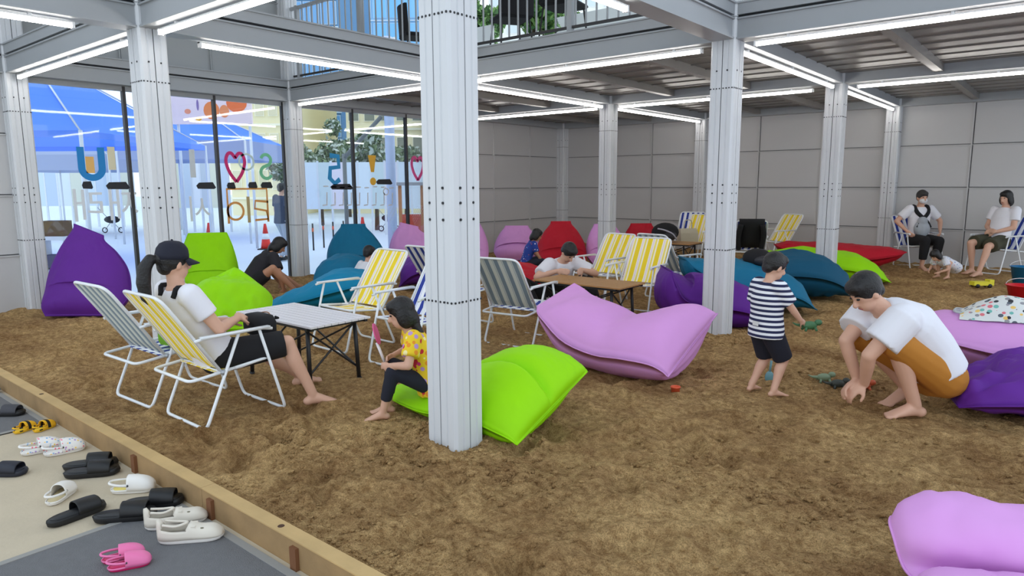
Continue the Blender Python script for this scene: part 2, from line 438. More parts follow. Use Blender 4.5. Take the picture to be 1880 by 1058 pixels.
for i in (-2, -1, 0):
    for j in (-1, 0, 1, 2):
        if (i, j) == (0, -1) : continue
        where = {-1: 'over the paving', 0: 'over the open strip of sand', 1: 'over the middle of the sand pit', 2: 'near the back wall'}[j]
        which = {-2: 'along the glass side', -1: 'in the middle line', 0: 'in the line of the thickest column'}[i]
        beam((ga(i), gb(j), 0), (ga(i), gb(j+1), 0), f'grey steel ceiling beam {which} {where}', 'grey ceiling beams')
for j in (0, 1, 2, 3):
    for i in (-2, -1, 0):
        if j == 0 and i == 0: continue
        where = {0: 'nearest the timber kerb', 1: 'under the upper railing', 2: 'behind the upper railing', 3: 'along the back wall'}[j]
        which = {-2: 'starting at the glass side', -1: 'between the two inner column lines', 0: 'past the thickest column line'}[i]
        beam((ga(i), gb(j), 0), (ga(i+1), gb(j), 0), f'grey steel ceiling beam {where} {which}', 'grey ceiling beams')
# ---- ceiling / upper floor deck behind the second beam line
def ceiling_bay(i, j, nm):
    t = thing(nm, 'dim ribbed steel ceiling between the beams', None, (ga(i), gb(j), 0), 0, kind='structure')
    o = MB().box(.07, SX-.07, .07, SY-.07, 2.93, 2.96).build('deck_sheet', M_ceil, t)
    rib = MB().box(.07, SX-.07, -.012, .012, 2.918, 2.93).mesh('rib'); rib.materials.append(M_ceil)
    for k in range(1, 9): inst(rib, 'rib', t, loc=(0, k*SY/9, 0))
    jm = MB(); jm.box(-.05, .05, .1, SY-.1, 2.835, 2.845); jm.box(-.05, -.04, .1, SY-.1, 2.835, 2.93); jm.box(.04, .05, .1, SY-.1, 2.845, 2.93)
    jme = jm.mesh('joist'); jme.materials.append(M_ceil)
    for k in (1, 2): inst(jme, 'joist', t, loc=(k*SX/3, 0, 0))
n = 0
for j in (1, 2):
    for i in (-2, -1, 0):
        n += 1; ceiling_bay(i, j, 'ceiling' if n == 1 else f'ceiling_{n}')
o = MB().box(ga(-2), ga(1), gb(1)+.02, gb(3), 3.03, 3.12).build('floor_upper', mat('upper_deck', (205, 204, 200), .6)); tag(o, 'pale floor of the upper storey', kind='structure')

# ---- roof over the open strip, two storeys up
o = MB().box(ga(-2)-.1, ga(1), gb(-1)+1.2, gb(1)+.3, 5.78, 5.86).build('ceiling_upper', M_panel); tag(o, 'pale roof high over the open strip', kind='structure')
# ---- walls with panels
def wall(name, label, p, q, z0, z1, rows, ncol, off):
    """p->q along the wall; panels proud towards the room on side 'off' (+1 = left of direction)"""
    p = Vector(p); q = Vector(q); L = (q-p).length; rz = math.atan2(q.y-p.y, q.x-p.x)
    t = thing(name, label, None, (p.x, p.y, 0), rz, kind='structure')
    MB().box(0, L, -.05 if off > 0 else .0, .0 if off > 0 else .05, z0, z1).build('backing', M_gap if False else mat('wall_seam', (118, 118, 120), .7), t)
    pw = L/ncol; ph = (z1-z0)/rows
    y0, y1 = (0, .022) if off > 0 else (-.022, 0)
    pm = MB().box(.011, pw-.011, y0, y1, .011, ph-.011)
    me = pm.mesh('panel'); me.materials.append(M_panel)
    rail = MB().box(0, L, y0*1.9, y1*1.9, -.018, -.004).mesh('rail'); rail.materials.append(M_panel)
    stile = MB().box(-.022, -.004, y0*2.0, y1*2.0, z0, z1).mesh('stile'); stile.materials.append(M_panel)
    for r in range(rows):
        for c in range(ncol): inst(me, 'panel', t, loc=(c*pw, 0, z0+r*ph))
        if r: inst(rail, 'rail', t, loc=(0, 0, z0+r*ph))
    for c in range(1, ncol): inst(stile, 'stile', t, loc=(c*pw, 0, 0))
    return t
wall('wall_back', 'grey panelled back wall of the sand pit', (ga(-2), gb(3)+.1, 0), (ga(1), gb(3)+.1, 0), -.04, 2.84, 4, 9, -1)
wall('wall_left', 'grey panelled side wall beyond the glass', (ga(-2)-.1, gb(2), 0), (ga(-2)-.1, gb(3)+.1, 0), -.04, 2.84, 4, 3, -1)
wall('wall_left_near', 'grey panelled side wall beside the purple beanbag', (ga(-2)-.1, gb(-1), 0), (ga(-2)-.1, gb(0), 0), -.04, 2.84, 4, 3, -1)
M_panel = mat('upper_panel', (160, 164, 166), .5)
wall('wall_left_upper', 'grey upper storey wall above the glass', (ga(-2)-.1, gb(-1), 0), (ga(-2)-.1, gb(1), 0), 2.84, 5.75, 2, 6, -1)

# ---- glass wall
M_glass = glass_mat('window_glass')
def sticker_poly(parent, name, m, pts_fn, y0, z0, x=.012):
    pass
def to_glass(parent, name, mesh_xy, m, y, z, mirror=True, size=1.0, depth=.003):
    """a flat cut-out print stuck on the inner face of the pane; parent's origin is on the glass plane"""
    vs, fs = mesh_xy; mb = MB(); n = len(vs); sg = -1 if mirror else 1
    A = [(0.009, y+sg*px*size, z+py*size) for px, py in vs]; B = [(0.009+depth, b, c) for _, b, c in A]
    mb.add(A+B, [tuple(f) for f in fs]+[tuple(i+n for i in f) for f in fs])
    return mb.build(name, m, parent)
def ribbon(pts, wd):
    """flat stroke of width wd through 2D pts"""
    vs = []; fs = []; N = len(pts)
    for i in range(N):
        a = Vector((*pts[max(i-1, 0)], 0)); b = Vector((*pts[min(i+1, N-1)], 0)); d = (b-a).normalized()
        nrm = Vector((-d.y, d.x, 0))*wd/2; p = Vector((*pts[i], 0))
        vs += [tuple((p+nrm)[:2]), tuple((p-nrm)[:2])]
        if i: fs.append((2*i-2, 2*i-1, 2*i+1, 2*i))
    return vs, fs
def glyph(text, size):
    cu = bpy.data.curves.new('g', 'FONT'); cu.body = text; cu.size = size; cu.align_x = 'CENTER'
    o = bpy.data.objects.new('g', cu); COL.objects.link(o)
    bpy.context.view_layer.update()
    me = bpy.data.meshes.new_from_object(o.evaluated_get(bpy.context.evaluated_depsgraph_get()))
    vs = [(v.co.x, v.co.y) for v in me.vertices]; fs = [tuple(p.vertices) for p in me.polygons]
    bpy.data.objects.remove(o); bpy.data.curves.remove(cu); bpy.data.meshes.remove(me); return vs, fs
XG = ga(-2)-.1
WIN = []
for n, j in enumerate((0, 1)):
    t = thing(f'window_{n+1}', 'tall glazed bay with dark mullions looking onto the plaza', None, (XG, gb(j), 0), 0, kind='structure')
    WIN.append(t)
    MB().box(-.03, .03, .1, SY-.1, 2.74, 2.82).build('head_frame', M_steel2, t); fr = MB(); fr.box(-.03, .03, .1, SY-.1, -.12, -.03)
    fr.box(-.03, .03, .1, .14, -.1, 2.8); fr.box(-.03, .03, SY-.14, SY-.1, -.1, 2.8); fr.build('window_frame', M_dark, t)
    for k in (1, 2): MB().box(-.035, .035, k*SY/3-.018, k*SY/3+.018, -.1, 2.8).build('mullion', M_dark, t)
    for k in range(3): MB().box(-.004, .004, .1+k*(SY-.2)/3, .1+(k+1)*(SY-.2)/3, -.05, 2.76).build('pane', M_glass, t)
def gl(px, py):
    p = PXl(px, py, XG); return p.y, p.z
def print_on(px, py, mesh_xy, name, rgb, mirror=True, size=1.0):
    y, z = gl(px, py); k = 0 if y < gb(1) else 1; t = WIN[k]
    return to_glass(t, name, mesh_xy, mat('print_%d_%d_%d' % rgb, rgb, .6), y-gb(k), z, mirror, size)
arc = lambda cx, cy, r, a0, a1, n=18, ry=None: [(cx+r*math.cos(a0+(a1-a0)*k/n), cy+(ry or r)*math.sin(a0+(a1-a0)*k/n)) for k in range(n+1)]
U_ = [(-.12, .22), (-.12, -.02)]+arc(0, -.05, .12, PI, 2*PI)+[(.12, -.02), (.12, .22)]
print_on(168, 302, ribbon(U_, .085), 'letter_print', (22, 134, 206))
print_on(165, 305, ribbon([(0, -.09), (0, -.02), (0, .06), (0, .12)], .1), 'flame_print', (236, 186, 110))
heart = [(0, -.24), (-.10, -.10), (-.15, .06), (-.12, .17), (-.06, .19), (0, .12), (.06, .19), (.12, .17), (.15, .06), (.10, -.10), (0, -.24)]
heart2 = [tuple(p) for p in crv(heart[:6], 20)]+[tuple(p) for p in crv(heart[5:], 20)]
print_on(432, 305, ribbon(heart2, .05), 'heart_print', (214, 38, 116))
S_ = arc(0, .10, .085, .3, 1.5*PI, 18)+arc(0, -.09, .095, PI/2, -PI*.85, 18)
print_on(488, 306, ribbon(S_, .05), 'letter_print', (122, 206, 160))
print_on(452, 300, ribbon(arc(0, .02, .12, 0, 2*PI), .03), 'ring_print', (206, 228, 226))
print_on(613, 312, ribbon([(.08, .24), (-.09, .23), (-.1, .05), (.08, .03), (.1, -.14), (.0, -.23), (-.11, -.16)], .085), 'letter_print', (44, 158, 220))
print_on(683, 310, ([(-.09, .24), (.09, .24), (.035, -.06), (-.035, -.06)], [(0, 1, 2, 3)]), 'mark_print', (246, 190, 60))
print_on(684, 325, ([(.07*math.cos(k*PI/6), -.08+.07*math.sin(k*PI/6)) for k in range(12)], [tuple(range(12))]), 'mark_dot_print', (246, 190, 60))
print_on(766, 308, ribbon(heart2, .06), 'heart_print', (226, 84, 150))
print_on(340, 300, ribbon([(-.1, -.2), (-.1, .2)], .08), 'letter_print', (212, 220, 226))
print_on(205, 298, ribbon([(0, -.1), (0, .2)], .09), 'letter_print', (226, 220, 190))
# white lettering below (reads the right way round from the plaza)
wht = (228, 234, 240)
print_on(196, 400, glyph('재래', .46), 'lettering_print', wht)
print_on(366, 402, glyph('시', .40), 'lettering_print', wht)
for k in range(9):     # faint broken strokes of small lettering too blurred to read
    px = 598+k*15
    print_on(px, 352+(k % 3), ribbon([(-.05, .09), (.05, .09)], .022), 'stroke_print', wht); print_on(px+2, 364, ribbon([(0, .1), (.01, -.1)], .022), 'stroke_print', wht)
    print_on(px-2, 374, ribbon([(-.05, -.02), (.05, -.03)], .022), 'stroke_print', wht)
print_on(708, 352, ribbon(arc(0, 0, .06, 0, 2*PI), .022), 'stroke_print', wht)
for (a, b, y) in ((150, 170, 340), (194, 238, 341), (360, 396, 341), (416, 432, 341), (455, 472, 340), (478, 500, 340), (606, 648, 343), (690, 720, 334)):
    ya, za = gl(a, y); yb, zb = gl(b, y); hl = (yb-ya)/2
    print_on((a+b)/2, y, ([(-hl, -.03), (-hl*.8, -.05), (hl*.85, -.045), (hl, 0), (hl*.7, .045), (-hl*.7, .05)], [(0, 1, 2, 3, 4, 5)]), 'strip_print', (34, 36, 44))
org = (226, 158, 84)
print_on(455, 378, ribbon([(-.33, -.26), (-.33, .26), (.33, .26), (.33, -.26)], .035), 'frame_print', org)
print_on(432, 388, ribbon(arc(0, 0, .13, 0, 2*PI), .035), 'letter_print', org)
print_on(456, 385, ribbon([(0, -.2), (0, .2)], .05), 'letter_print', (190, 170, 120))
print_on(480, 385, ribbon([(-.12, .12), (.1, .14), (.12, .02), (-.08, -.02), (-.1, -.15), (.12, -.16)], .035), 'letter_print', org)

# ---- LED tubes under the beams
M_led = emission('led_diffuser', (255, 250, 244), LED_STRENGTH)
def led(p, q, label):
    p = Vector(p); q = Vector(q); L = (q-p).length; rz = math.atan2(q.y-p.y, q.x-p.x)
    t = thing('led_tube', label, 'lamp', (p.x, p.y, 2.745), rz, 'LED tubes under the ceiling beams')
    MB().box(0, L, -.018, .018, .022, .034).build('housing', M_white, t)
    MB().tube([(.02, 0, .008), (L-.02, 0, .008)], .021, 10).build('diffuser', M_led, t, True)
    for x in (0, L-.02): MB().box(x, x+.02, -.022, .022, -.014, .034).build('end_cap', M_white, t)
    for x in (.3, L/2, L-.3): MB().box(x-.012, x+.012, -.012, .012, .034, .056).build('hanger_clip', M_white, t)
def ledA(i, y0, y1, l): led((ga(i), y0, 0), (ga(i), y1, 0), l)
def ledB(j, x0, x1, l): led((x0, gb(j), 0), (x1, gb(j), 0), l)
ledA(-1, gb(-1)+.35, gb(0)-.55, 'lit white LED tube on the middle beam over the paving')
ledA(-1, gb(0)+.45, gb(1)-.15, 'lit white LED tube on the middle beam over the white table')
ledA(-1, gb(1)+.15, gb(2)-.2, 'lit white LED tube on the middle beam over the brown table')
ledA(-1, gb(2)+.25, gb(3)-.15, 'lit white LED tube on the middle beam reaching the back wall')
ledA(0, gb(0)+.5, PXl(1150, 30, ga(0)).y, 'lit white LED tube between the two thickest columns')
ledA(0, gb(1)+.2, gb(2)-.2, 'lit white LED tube above the teal beanbags')
ledA(0, gb(2)+.2, gb(3)-.15, 'lit white LED tube above the red beanbag reaching the back wall')
ledB(0, ga(-2)+.2, ga(-1)-.2, 'lit white LED tube between the glass side and the woman in the navy cap')
ledB(0, ga(-1)+.25, ga(0)-.2, 'lit white LED tube running towards the thickest column')
ledB(1, ga(-2)+.2, ga(-1)-.15, 'lit white LED tube under the railing beam on the glass side')
ledB(1, ga(-1)+.15, ga(0)-.25, 'lit white LED tube under the railing beam behind the thickest column')
ledB(1, ga(0)+.25, ga(1)-.25, 'lit white LED tube under the railing beam over the crouching man')
ledB(2, ga(-2)+.2, ga(-1)-.2, 'lit white LED tube in the back row on the glass side')
ledB(2, ga(-1)+.2, ga(0)-.3, 'lit white LED tube in the back row above the yellow chairs')
ledB(2, ga(0)+.25, ga(1)-.25, 'lit white LED tube in the back row above the seated pair')

# ---- upper railing along the second beam line
def railing(x0, x1, label):
    t = thing('upper_railing', label, 'railing', (x0, gb(1), 3.122), 0, 'upper storey railings')
    L = x1-x0; me = MB().box(-.008, .008, -.008, .008, .07, 1.05).mesh('baluster'); me.materials.append(M_steel2)
    MB().box(0, L, -.02, .02, .05, .075).build('bottom_rail', M_dark, t)
    MB().box(0, L, -.025, .025, 1.05, 1.09).build('top_rail', M_steel2, t)
    k = int(L/.13)
    for a in range(1, k): inst(me, 'baluster', t, loc=(a*L/k, 0, 0))
    for a in (.15, L/2, L-.15): MB().box(a-.03, a+.03, -.03, .03, -.002, 1.1).build('railing_post', M_steel2, t)
railing(ga(-2)+.12, ga(-1)-.12, 'grey bar railing on the upper storey at the glass side')
railing(ga(-1)+.12, ga(0)-.12, 'grey bar railing on the upper storey in front of black chairs')
railing(ga(0)+.12, ga(1)-.12, 'grey bar railing on the upper storey past the thick column line')
# ================================================================== folding beach chairs
M_tube = mat('white_tube', (236, 240, 244), .3)
F_yel = stripes('yellow_stripe_fabric', 1, .132, [(.42, (244, 214, 40)), (.5, (250, 246, 226)), (.62, (236, 222, 232)), (.7, (250, 246, 226)), (.86, (246, 226, 110)), (1, (250, 246, 226))], phase=.29)
F_blu = stripes('blue_stripe_fabric', 1, .1, [(.44, (36, 58, 150)), (.52, (244, 246, 250)), (.62, (204, 214, 240)), (1, (244, 246, 250))], phase=.25)
F_gry = stripes('faded_blue_stripe_fabric', 1, .1, [(.44, (128, 146, 160)), (.52, (206, 214, 210)), (.62, (180, 192, 196)), (1, (214, 220, 214))], phase=.25)
def rounded(pts, r=.05, n=4):
    P = [Vector(p) for p in pts]; out = [P[0]]
    for i in range(1, len(P)-1):
        a = (P[i-1]-P[i]); b = (P[i+1]-P[i]); ra = min(r, a.length*.45); rb = min(r, b.length*.45)
        A = P[i]+a.normalized()*ra; B = P[i]+b.normalized()*rb
        for k in range(n+1):
            t = k/n; out.append(A*(1-t)**2+P[i]*2*t*(1-t)+B*t*t)
    out.append(P[-1]); return out
def strip(path, hw, thick=.004):
    """sheet of cloth: path is list of (x,z); width 2*hw along y"""
    mb = MB(); P = [Vector((x, 0, z)) for x, z in path]; rings = []
    for i, p in enumerate(P):
        d = (P[min(i+1, len(P)-1)]-P[max(i-1, 0)]).normalized(); nrm = Vector((-d.z, 0, d.x))*thick/2
        rings.append([p-nrm+Vector((0, -hw, 0)), p-nrm+Vector((0, hw, 0)), p+nrm+Vector((0, hw, 0)), p+nrm+Vector((0, -hw, 0))])
    return mb.rings(rings)
def make_chair(fb, fs):
    t = bpy.data.objects.new('beach_chair', None); COL.objects.link(t)
    h = .25; r = .0105
    # seat loop
    loop = [(-.29, -h, .33), (.25, -h, .385), (.25, h, .385), (-.29, h, .33)]
    lp = rounded([(0, -h, .36)]+[loop[1], loop[2], loop[3], loop[0]]+[(0, -h, .36)], .05)
    MB().tube(lp, r).build('seat_frame', M_tube, t, True)
    MB().tube(rounded([(-.09, -h, .35), (-.41, -h, .83), (-.44, -h*.86, .865), (-.44, h*.86, .865), (-.41, h, .83), (-.09, h, .35)], .05), r).build('back_frame', M_tube, t, True)
    for s in (-1, 1):
        y = s*(h+.022)
        a = MB(); a.tube(rounded([(-.255, y, .575), (-.2, y, .585), (.19, y, .59), (.26, y, .575)], .03), [r]*12 if False else r)
        a.obox((-.22, y, .592), (.24, y, .592), .036, .014); a.build('armrest', M_tube, t, True)
    hy = h+.02
    MB().tube(rounded([(.17, -hy, .585), (.33, -hy, .012), (.33, hy, .012), (.17, hy, .585)], .05), r).build('front_leg_loop', M_tube, t, True)
    MB().tube(rounded([(.03, -hy, .585), (-.22, -hy, .012), (-.22, hy, .012), (.03, hy, .585)], .05), r).build('rear_leg_loop', M_tube, t, True)
    MB().tube([(-.09, -hy, .35), (-.09, hy, .35)], r*.8).build('stretcher', M_tube, t, True)
    for s in (-1, 1):
        MB().tube([(-.085, s*(hy+.006), .35), (-.085, s*(hy-.03), .35)], .016, 10).build('hinge', mat('hinge', (170, 174, 180), .4, .5), t, True)
    back = [(-.105, .375), (-.15, .43), (-.235, .565), (-.32, .695), (-.385, .79), (-.43, .855)]
    MB.build(strip(back, h-.015), 'back_fabric', fb, t)
    seat = [(-.12, .352), (-.05, .345), (.05, .348), (.15, .362), (.235, .385)]
    strip(seat, h-.015).build('seat_fabric', fs, t)
    return t
CH = {'yellow': make_chair(F_yel, F_yel), 'blue': make_chair(F_blu, F_blu), 'faded': make_chair(F_gry, F_blu), 'mixed': make_chair(F_yel, F_blu)}
_used = set()
def chair(kind, x, y, deg, label, z=None, group='striped folding beach chairs'):
    o = CH[kind] if kind not in _used else copy_tree(CH[kind])
    _used.add(kind); o.name = 'beach_chair'
    o.location = (x, y, sand_z(x, y)-.004 if z is None else z); o.rotation_euler = (0, 0, math.radians(deg)); tag(o, label, 'chair', group); return o
chair('yellow', -4.30, 2.15, 90, 'white tube beach chair with yellow stripes under the woman in the cap')
chair('faded', -5.02, 2.12, 92, 'white tube beach chair with faded blue back beside the purple beanbag')
chair('yellow', -5.16, 3.98, -92, 'yellow striped beach chair facing the white slatted table')
chair('blue', -4.30, 3.95, -88, 'blue striped beach chair at the white table behind the girl')
chair('faded', -4.12, 5.12, 97, 'faded blue striped beach chair with its back to the thick column')
chair('blue', -5.0, 5.1, 88, 'blue striped beach chair half hidden beyond the thick column')
chair('yellow', -3.88, 6.98, -84, 'yellow striped beach chair pulled up to the brown table')
chair('mixed', -4.75, 7.6, -95, 'yellow backed beach chair with blue seat behind the brown table')
chair('blue', -5.9, 12.6, -78, 'blue striped beach chair by the back wall behind the bags')
chair('yellow', -5.5, 12.0, -88, 'yellow striped beach chair with a beige bag on it')
chair('faded', -4.12, 8.35, 78, 'faded grey striped beach chair behind the purple and teal beanbags')
chair('blue', -4.35, 11.7, 115, 'beach chair with a black jacket hung over its back')
chair('yellow', -4.35, 13.0, -118, 'yellow striped beach chair alone by the back wall')
chair('blue', -2.08, 13.35, -52, 'beach chair under the masked man by the back wall')
chair('blue', -.95, 13.2, -118, 'beach chair under the woman in olive shorts by the back wall')

# ================================================================== slatted folding tables
M_black = mat('black_steel', (26, 26, 30), .45)
def table(x0, x1, y0, y1, h, m_slat, label, nsl, along='x'):
    cx, cy = (x0+x1)/2, (y0+y1)/2; z0 = sand_z(cx, cy)-.01
    t = thing('folding_table', label, 'table', (cx, cy, z0)); hx, hy = (x1-x0)/2, (y1-y0)/2; h -= z0
    gp = .008
    wd = 2*hy/nsl
    me = MB().box(-hx, hx, gp/2, wd-gp/2, h-.014, h).mesh('slat'); me.materials.append(m_slat)
    for k in range(nsl): inst(me, 'slat', t, loc=(0, -hy+k*wd, 0))
    fr = MB()
    for s in (-1, 1):
        fr.obox((s*(hx-.06), -hy, h-.026), (s*(hx-.06), hy, h-.026), .025, .022)
        fr.obox((-hx+.02, s*(hy-.03), h-.026), (hx-.02, s*(hy-.03), h-.026), .025, .022)
    fr.build('top_frame', M_black, t)
    lx, ly = hx-.13, hy-.06
    for a in (-1, 1):
        for b in (-1, 1):
            MB().tube([(a*lx, b*ly, h-.02), (a*lx*1.06, b*ly*1.05, 0)], .016, 8).build('leg', M_black, t, True)
            MB().tube([(a*lx*1.06, b*ly*1.05, .0), (a*lx*1.06, b*ly*1.05, .035)], .02, 8).build('foot_cap', M_black, t, True)
    def cross(p, q, r, s, nm='cross_brace'):
        MB().tube([p, q], .008, 6).build(nm, M_black, t); MB().tube([r, s], .008, 6).build(nm, M_black, t)
    for b in (-1, 1): cross((-lx, b*ly, h-.06), (lx*1.05, b*ly, .12), (lx, b*ly*.97, h-.06), (-lx*1.05, b*ly*.97, .12))
    for a in (-1, 1): cross((a*lx, -ly, h-.06), (a*lx, ly*1.04, .12), (a*lx*.97, ly, h-.06), (a*lx*.97, -ly*1.04, .12))
    return t
table(-5.15, -4.13, 2.77, 3.31, .5, mat('white_slat', (226, 222, 226), .35), 'low folding table with white slatted top and black legs', 9)
table(-4.49, -3.41, 5.80, 6.32, .48, mat('brown_slat', (176, 130, 78), .5, noise_amt=.2, nscale=9), 'low folding table with brown slatted top and black legs', 8)
table(-6.0, -5.0, 10.75, 11.3, .48, mat('brown_slat', (176, 130, 78), .5), 'low brown slatted table by the back wall under the black bag', 8)

# ================================================================== beanbags
def bag_mat(nm, rgb): return mat('bag_'+nm, rgb, .62, noise_amt=.05, nscale=3, bump=.12, bscale=9, spec=.25)
BAGC = {'purple': (98, 40, 146), 'lime': (152, 224, 0), 'teal': (18, 112, 150), 'darkteal': (12, 84, 116), 'pink': (220, 158, 222), 'red': (186, 22, 44), 'blue': (10, 132, 176)}
def pillow(color, label, loc, rz, st, wr=.014, ns=56, nt=40, seed=0, crease=None, clampz=-.02, crt=None, blunt=False):
    """stuffed rectangular bag: st = stations (x, z, half width, half thickness, side offset, tilt) along its length"""
    st = [tuple(list(s)+[0]*(6-len(s))) for s in st]
    C = crv(st, ns); top = []; bot = []
    for i, c in enumerate(C):
        a = C[max(i-1, 0)]; b = C[min(i+1, ns)]; d = Vector((b[0]-a[0], 0, b[1]-a[1])).normalized(); nrm = Vector((-d.z, 0, d.x))
        T = []; B = []
        for k in range(nt+1):
            t = -1+2*k/nt; t = math.copysign(abs(t)**.85, t)
            hh = max(.0, c[3])*((1-abs(t)**5)**.5 if blunt else (1-abs(t)**2.4)**.62)
            p = Vector((c[0], c[4]+t*max(c[2], .01), c[1]+c[5]*t))
            T.append(p+nrm*hh); B.append(p-nrm*hh*.95)
        top.append(T); bot.append(B)
    sv = Vector((seed*3.7, seed*1.3, seed*2.1))
    def dis(p, e):
        k = noise.noise(p*2.6+sv)*wr*1.6+(abs(noise.noise(p*5.5+sv))-.25)*wr*1.2+(abs(noise.noise(Vector((p.x*6, p.y*13, p.z*7))+sv))-.2)*(wr*.9+.004)
        if crease:
            for (cx, cw, cd) in crease: k -= cd*math.exp(-((p.x-cx+.25*p.y)/cw)**2)
        return k*e
    def crz(t, e): return sum(-cd*math.exp(-((t-t0)/cw)**2)*e for t0, cw, cd in (crt or []))
    vs = []; fs = []; n1 = nt+1
    for L, sg in ((top, 1), (bot, -1)):
        for i, row in enumerate(L):
            for k, p in enumerate(row):
                e = min(1, (min(k, nt-k)/nt)*5)*min(1, min(i, ns-i)/ns*6)
                mid = (top[i][k]-bot[i][k])
                ed = min(min(k, nt-k)/nt, min(i, ns-i)/ns); pk = .009*math.exp(-((ed-.12)/.07)**2)*abs(noise.noise(Vector((i*.3, k*.3, seed))))
                q = p+(mid.normalized() if mid.length > 1e-4 else Vector((0, 0, 1)))*sg*(dis(p, e)+pk+(crz(-1+2*k/nt, e) if sg > 0 else 0))
                if q.z < clampz: q = Vector((q.x, q.y, clampz+(q.z-clampz)*.06))
                vs.append(q)
    o2 = (ns+1)*n1
    for i in range(ns):
        for k in range(nt):
            a = i*n1+k; fs.append((a, a+n1, a+n1+1, a+1)); a += o2; fs.append((a, a+1, a+n1+1, a+n1))
    ring = [(i, 0) for i in range(ns+1)]+[(ns, k) for k in range(1, nt+1)]+[(i, nt) for i in range(ns-1, -1, -1)]+[(0, k) for k in range(nt-1, 0, -1)]
    N = len(ring)
    for a in range(N):
        (i, k), (i2, k2) = ring[a], ring[(a+1) % N]
        fs.append((i*n1+k, i2*n1+k2, o2+i2*n1+k2, o2+i*n1+k))
    mb = MB(); mb.add(vs, fs)
    o = mb.build('beanbag', bag_mat(color, BAGC[color]), None, True); o.location = (loc[0], loc[1], sand_z(loc[0], loc[1])*.5); o.rotation_euler = (0, 0, rz)
    tag(o, label, 'beanbag', 'coloured beanbags on the sand')
    seam = [(Vector(vs[i*n1+k])+Vector(vs[o2+i*n1+k]))*.5 for i, k in ring]
    MB().tube(seam[::2], .006, 5, closed=True).build('seam', bag_mat(color, BAGC[color]), o, True)
    return o
def at(px, py, dx=0, dy=0):
    p = G(px, py); return (p.x+dx, p.y+dy)
FC = TH-PI/2   # facing the camera
# upright, pointed top corners: stations from the front foot up to the top edge (x towards facing side)
def upright(color, label, loc, rz, wdt, hgt, tl=.0, seed=0, topw=.36, lean=-.1, belly=.27, skew=0):
    w2 = wdt/2
    st = [(.30, .02, w2*.80, .02), (.24, .13, w2*.95, belly*.62), (.10, .27*hgt, w2*1.0, belly), (.0, .52*hgt, w2*.93, belly*.84, skew*.4), (lean*.6, .76*hgt, w2*(.5+topw/2), belly*.5, skew*.8, tl*.5), (lean, .93*hgt, w2*topw*1.1, belly*.2, skew, tl), (lean*1.1, hgt, w2*topw, .012, skew, tl)]
    return pillow(color, label, loc, rz, st, seed=seed, crease=[(.05, .08, .02)])
upright('purple', 'tall purple beanbag slumped beside the panelled wall', (-8.95, 3.06), FC, .98, .98, -.07, 1, .34, -.1, .28, -.05)
upright('lime', 'upright lime beanbag behind the person in black', (-9.35, 4.68), FC+.3, .80, .84, 0, 2, .62, -.12, .22)
pillow('lime', 'crumpled low lime beanbag beside the white table', (-6.98, 3.72), FC+.2, [(.42, .03, .26, .02), (.3, .14, .40, .14), (.05, .30, .42, .24), (-.12, .44, .30, .13, -.05), (-.22, .52, .16, .05, -.08, .04), (-.26, .55, .10, .01, -.1, .05)], wr=.04, seed=3)
upright('teal', 'upright teal beanbag leaning by the glass wall', (-9.15, 7.1), FC+.1, .96, .86, 0, 4, .40, -.1, .26, -.06)
pillow('blue', 'flat bright blue beanbag with a thin pointed end', (-7.15, 5.0), HR, [(-.72, .02, .1, .01), (-.5, .07, .22, .06), (-.15, .14, .38, .15), (.2, .24, .42, .24), (.45, .30, .36, .2), (.62, .38, .2, .05), (.66, .42, .14, .01)], wr=.02, seed=5)
pillow('teal', 'teal beanbag slumped behind the bright blue one', (-8.02, 6.02), HR, [(-.45, .04, .3, .02), (-.25, .2, .4, .2), (.05, .28, .42, .25), (.22, .17, .36, .16), (.32, .05, .3, .02)], wr=.03, seed=6)
upright('pink', 'pointed pink beanbag beside the teal one at the glass wall', (-8.95, 8.25), FC+.2, .92, .80, -.04, 7, .34, -.1, .24, -.12)
upright('pink', 'pink beanbag at the glass wall behind the thick column', (-8.75, 9.3), FC-.1, .85, .86, .03, 8, .45)
pillow('purple', 'small purple beanbag behind the yellow chair', (-7.3, 6.95), HR, [(-.4, .05, .3, .02), (-.2, .22, .38, .2), (.1, .3, .4, .24), (.38, .2, .34, .14), (.5, .1, .3, .02)], wr=.03, seed=9)
# lime bag in front, its low end under the girl, its high end beside the thick column
pillow('lime', 'big lime beanbag under the girl beside the thick column', (-2.94, 3.26), -.02, [(-.70, .07, .26, .012), (-.60, .06, .32, .05), (-.36, .07, .36, .08, 0, .02), (-.16, .10, .37, .12, 0, .05), (.04, .16, .37, .19, 0, .08), (.28, .20, .38, .23, 0, .11), (.46, .19, .38, .20, 0, .12), (.55, .18, .37, .12, 0, .13), (.59, .16, .35, .012, 0, .14)], wr=.01, seed=10, crt=[(-.08, .05, .06)], nt=72, ns=60)
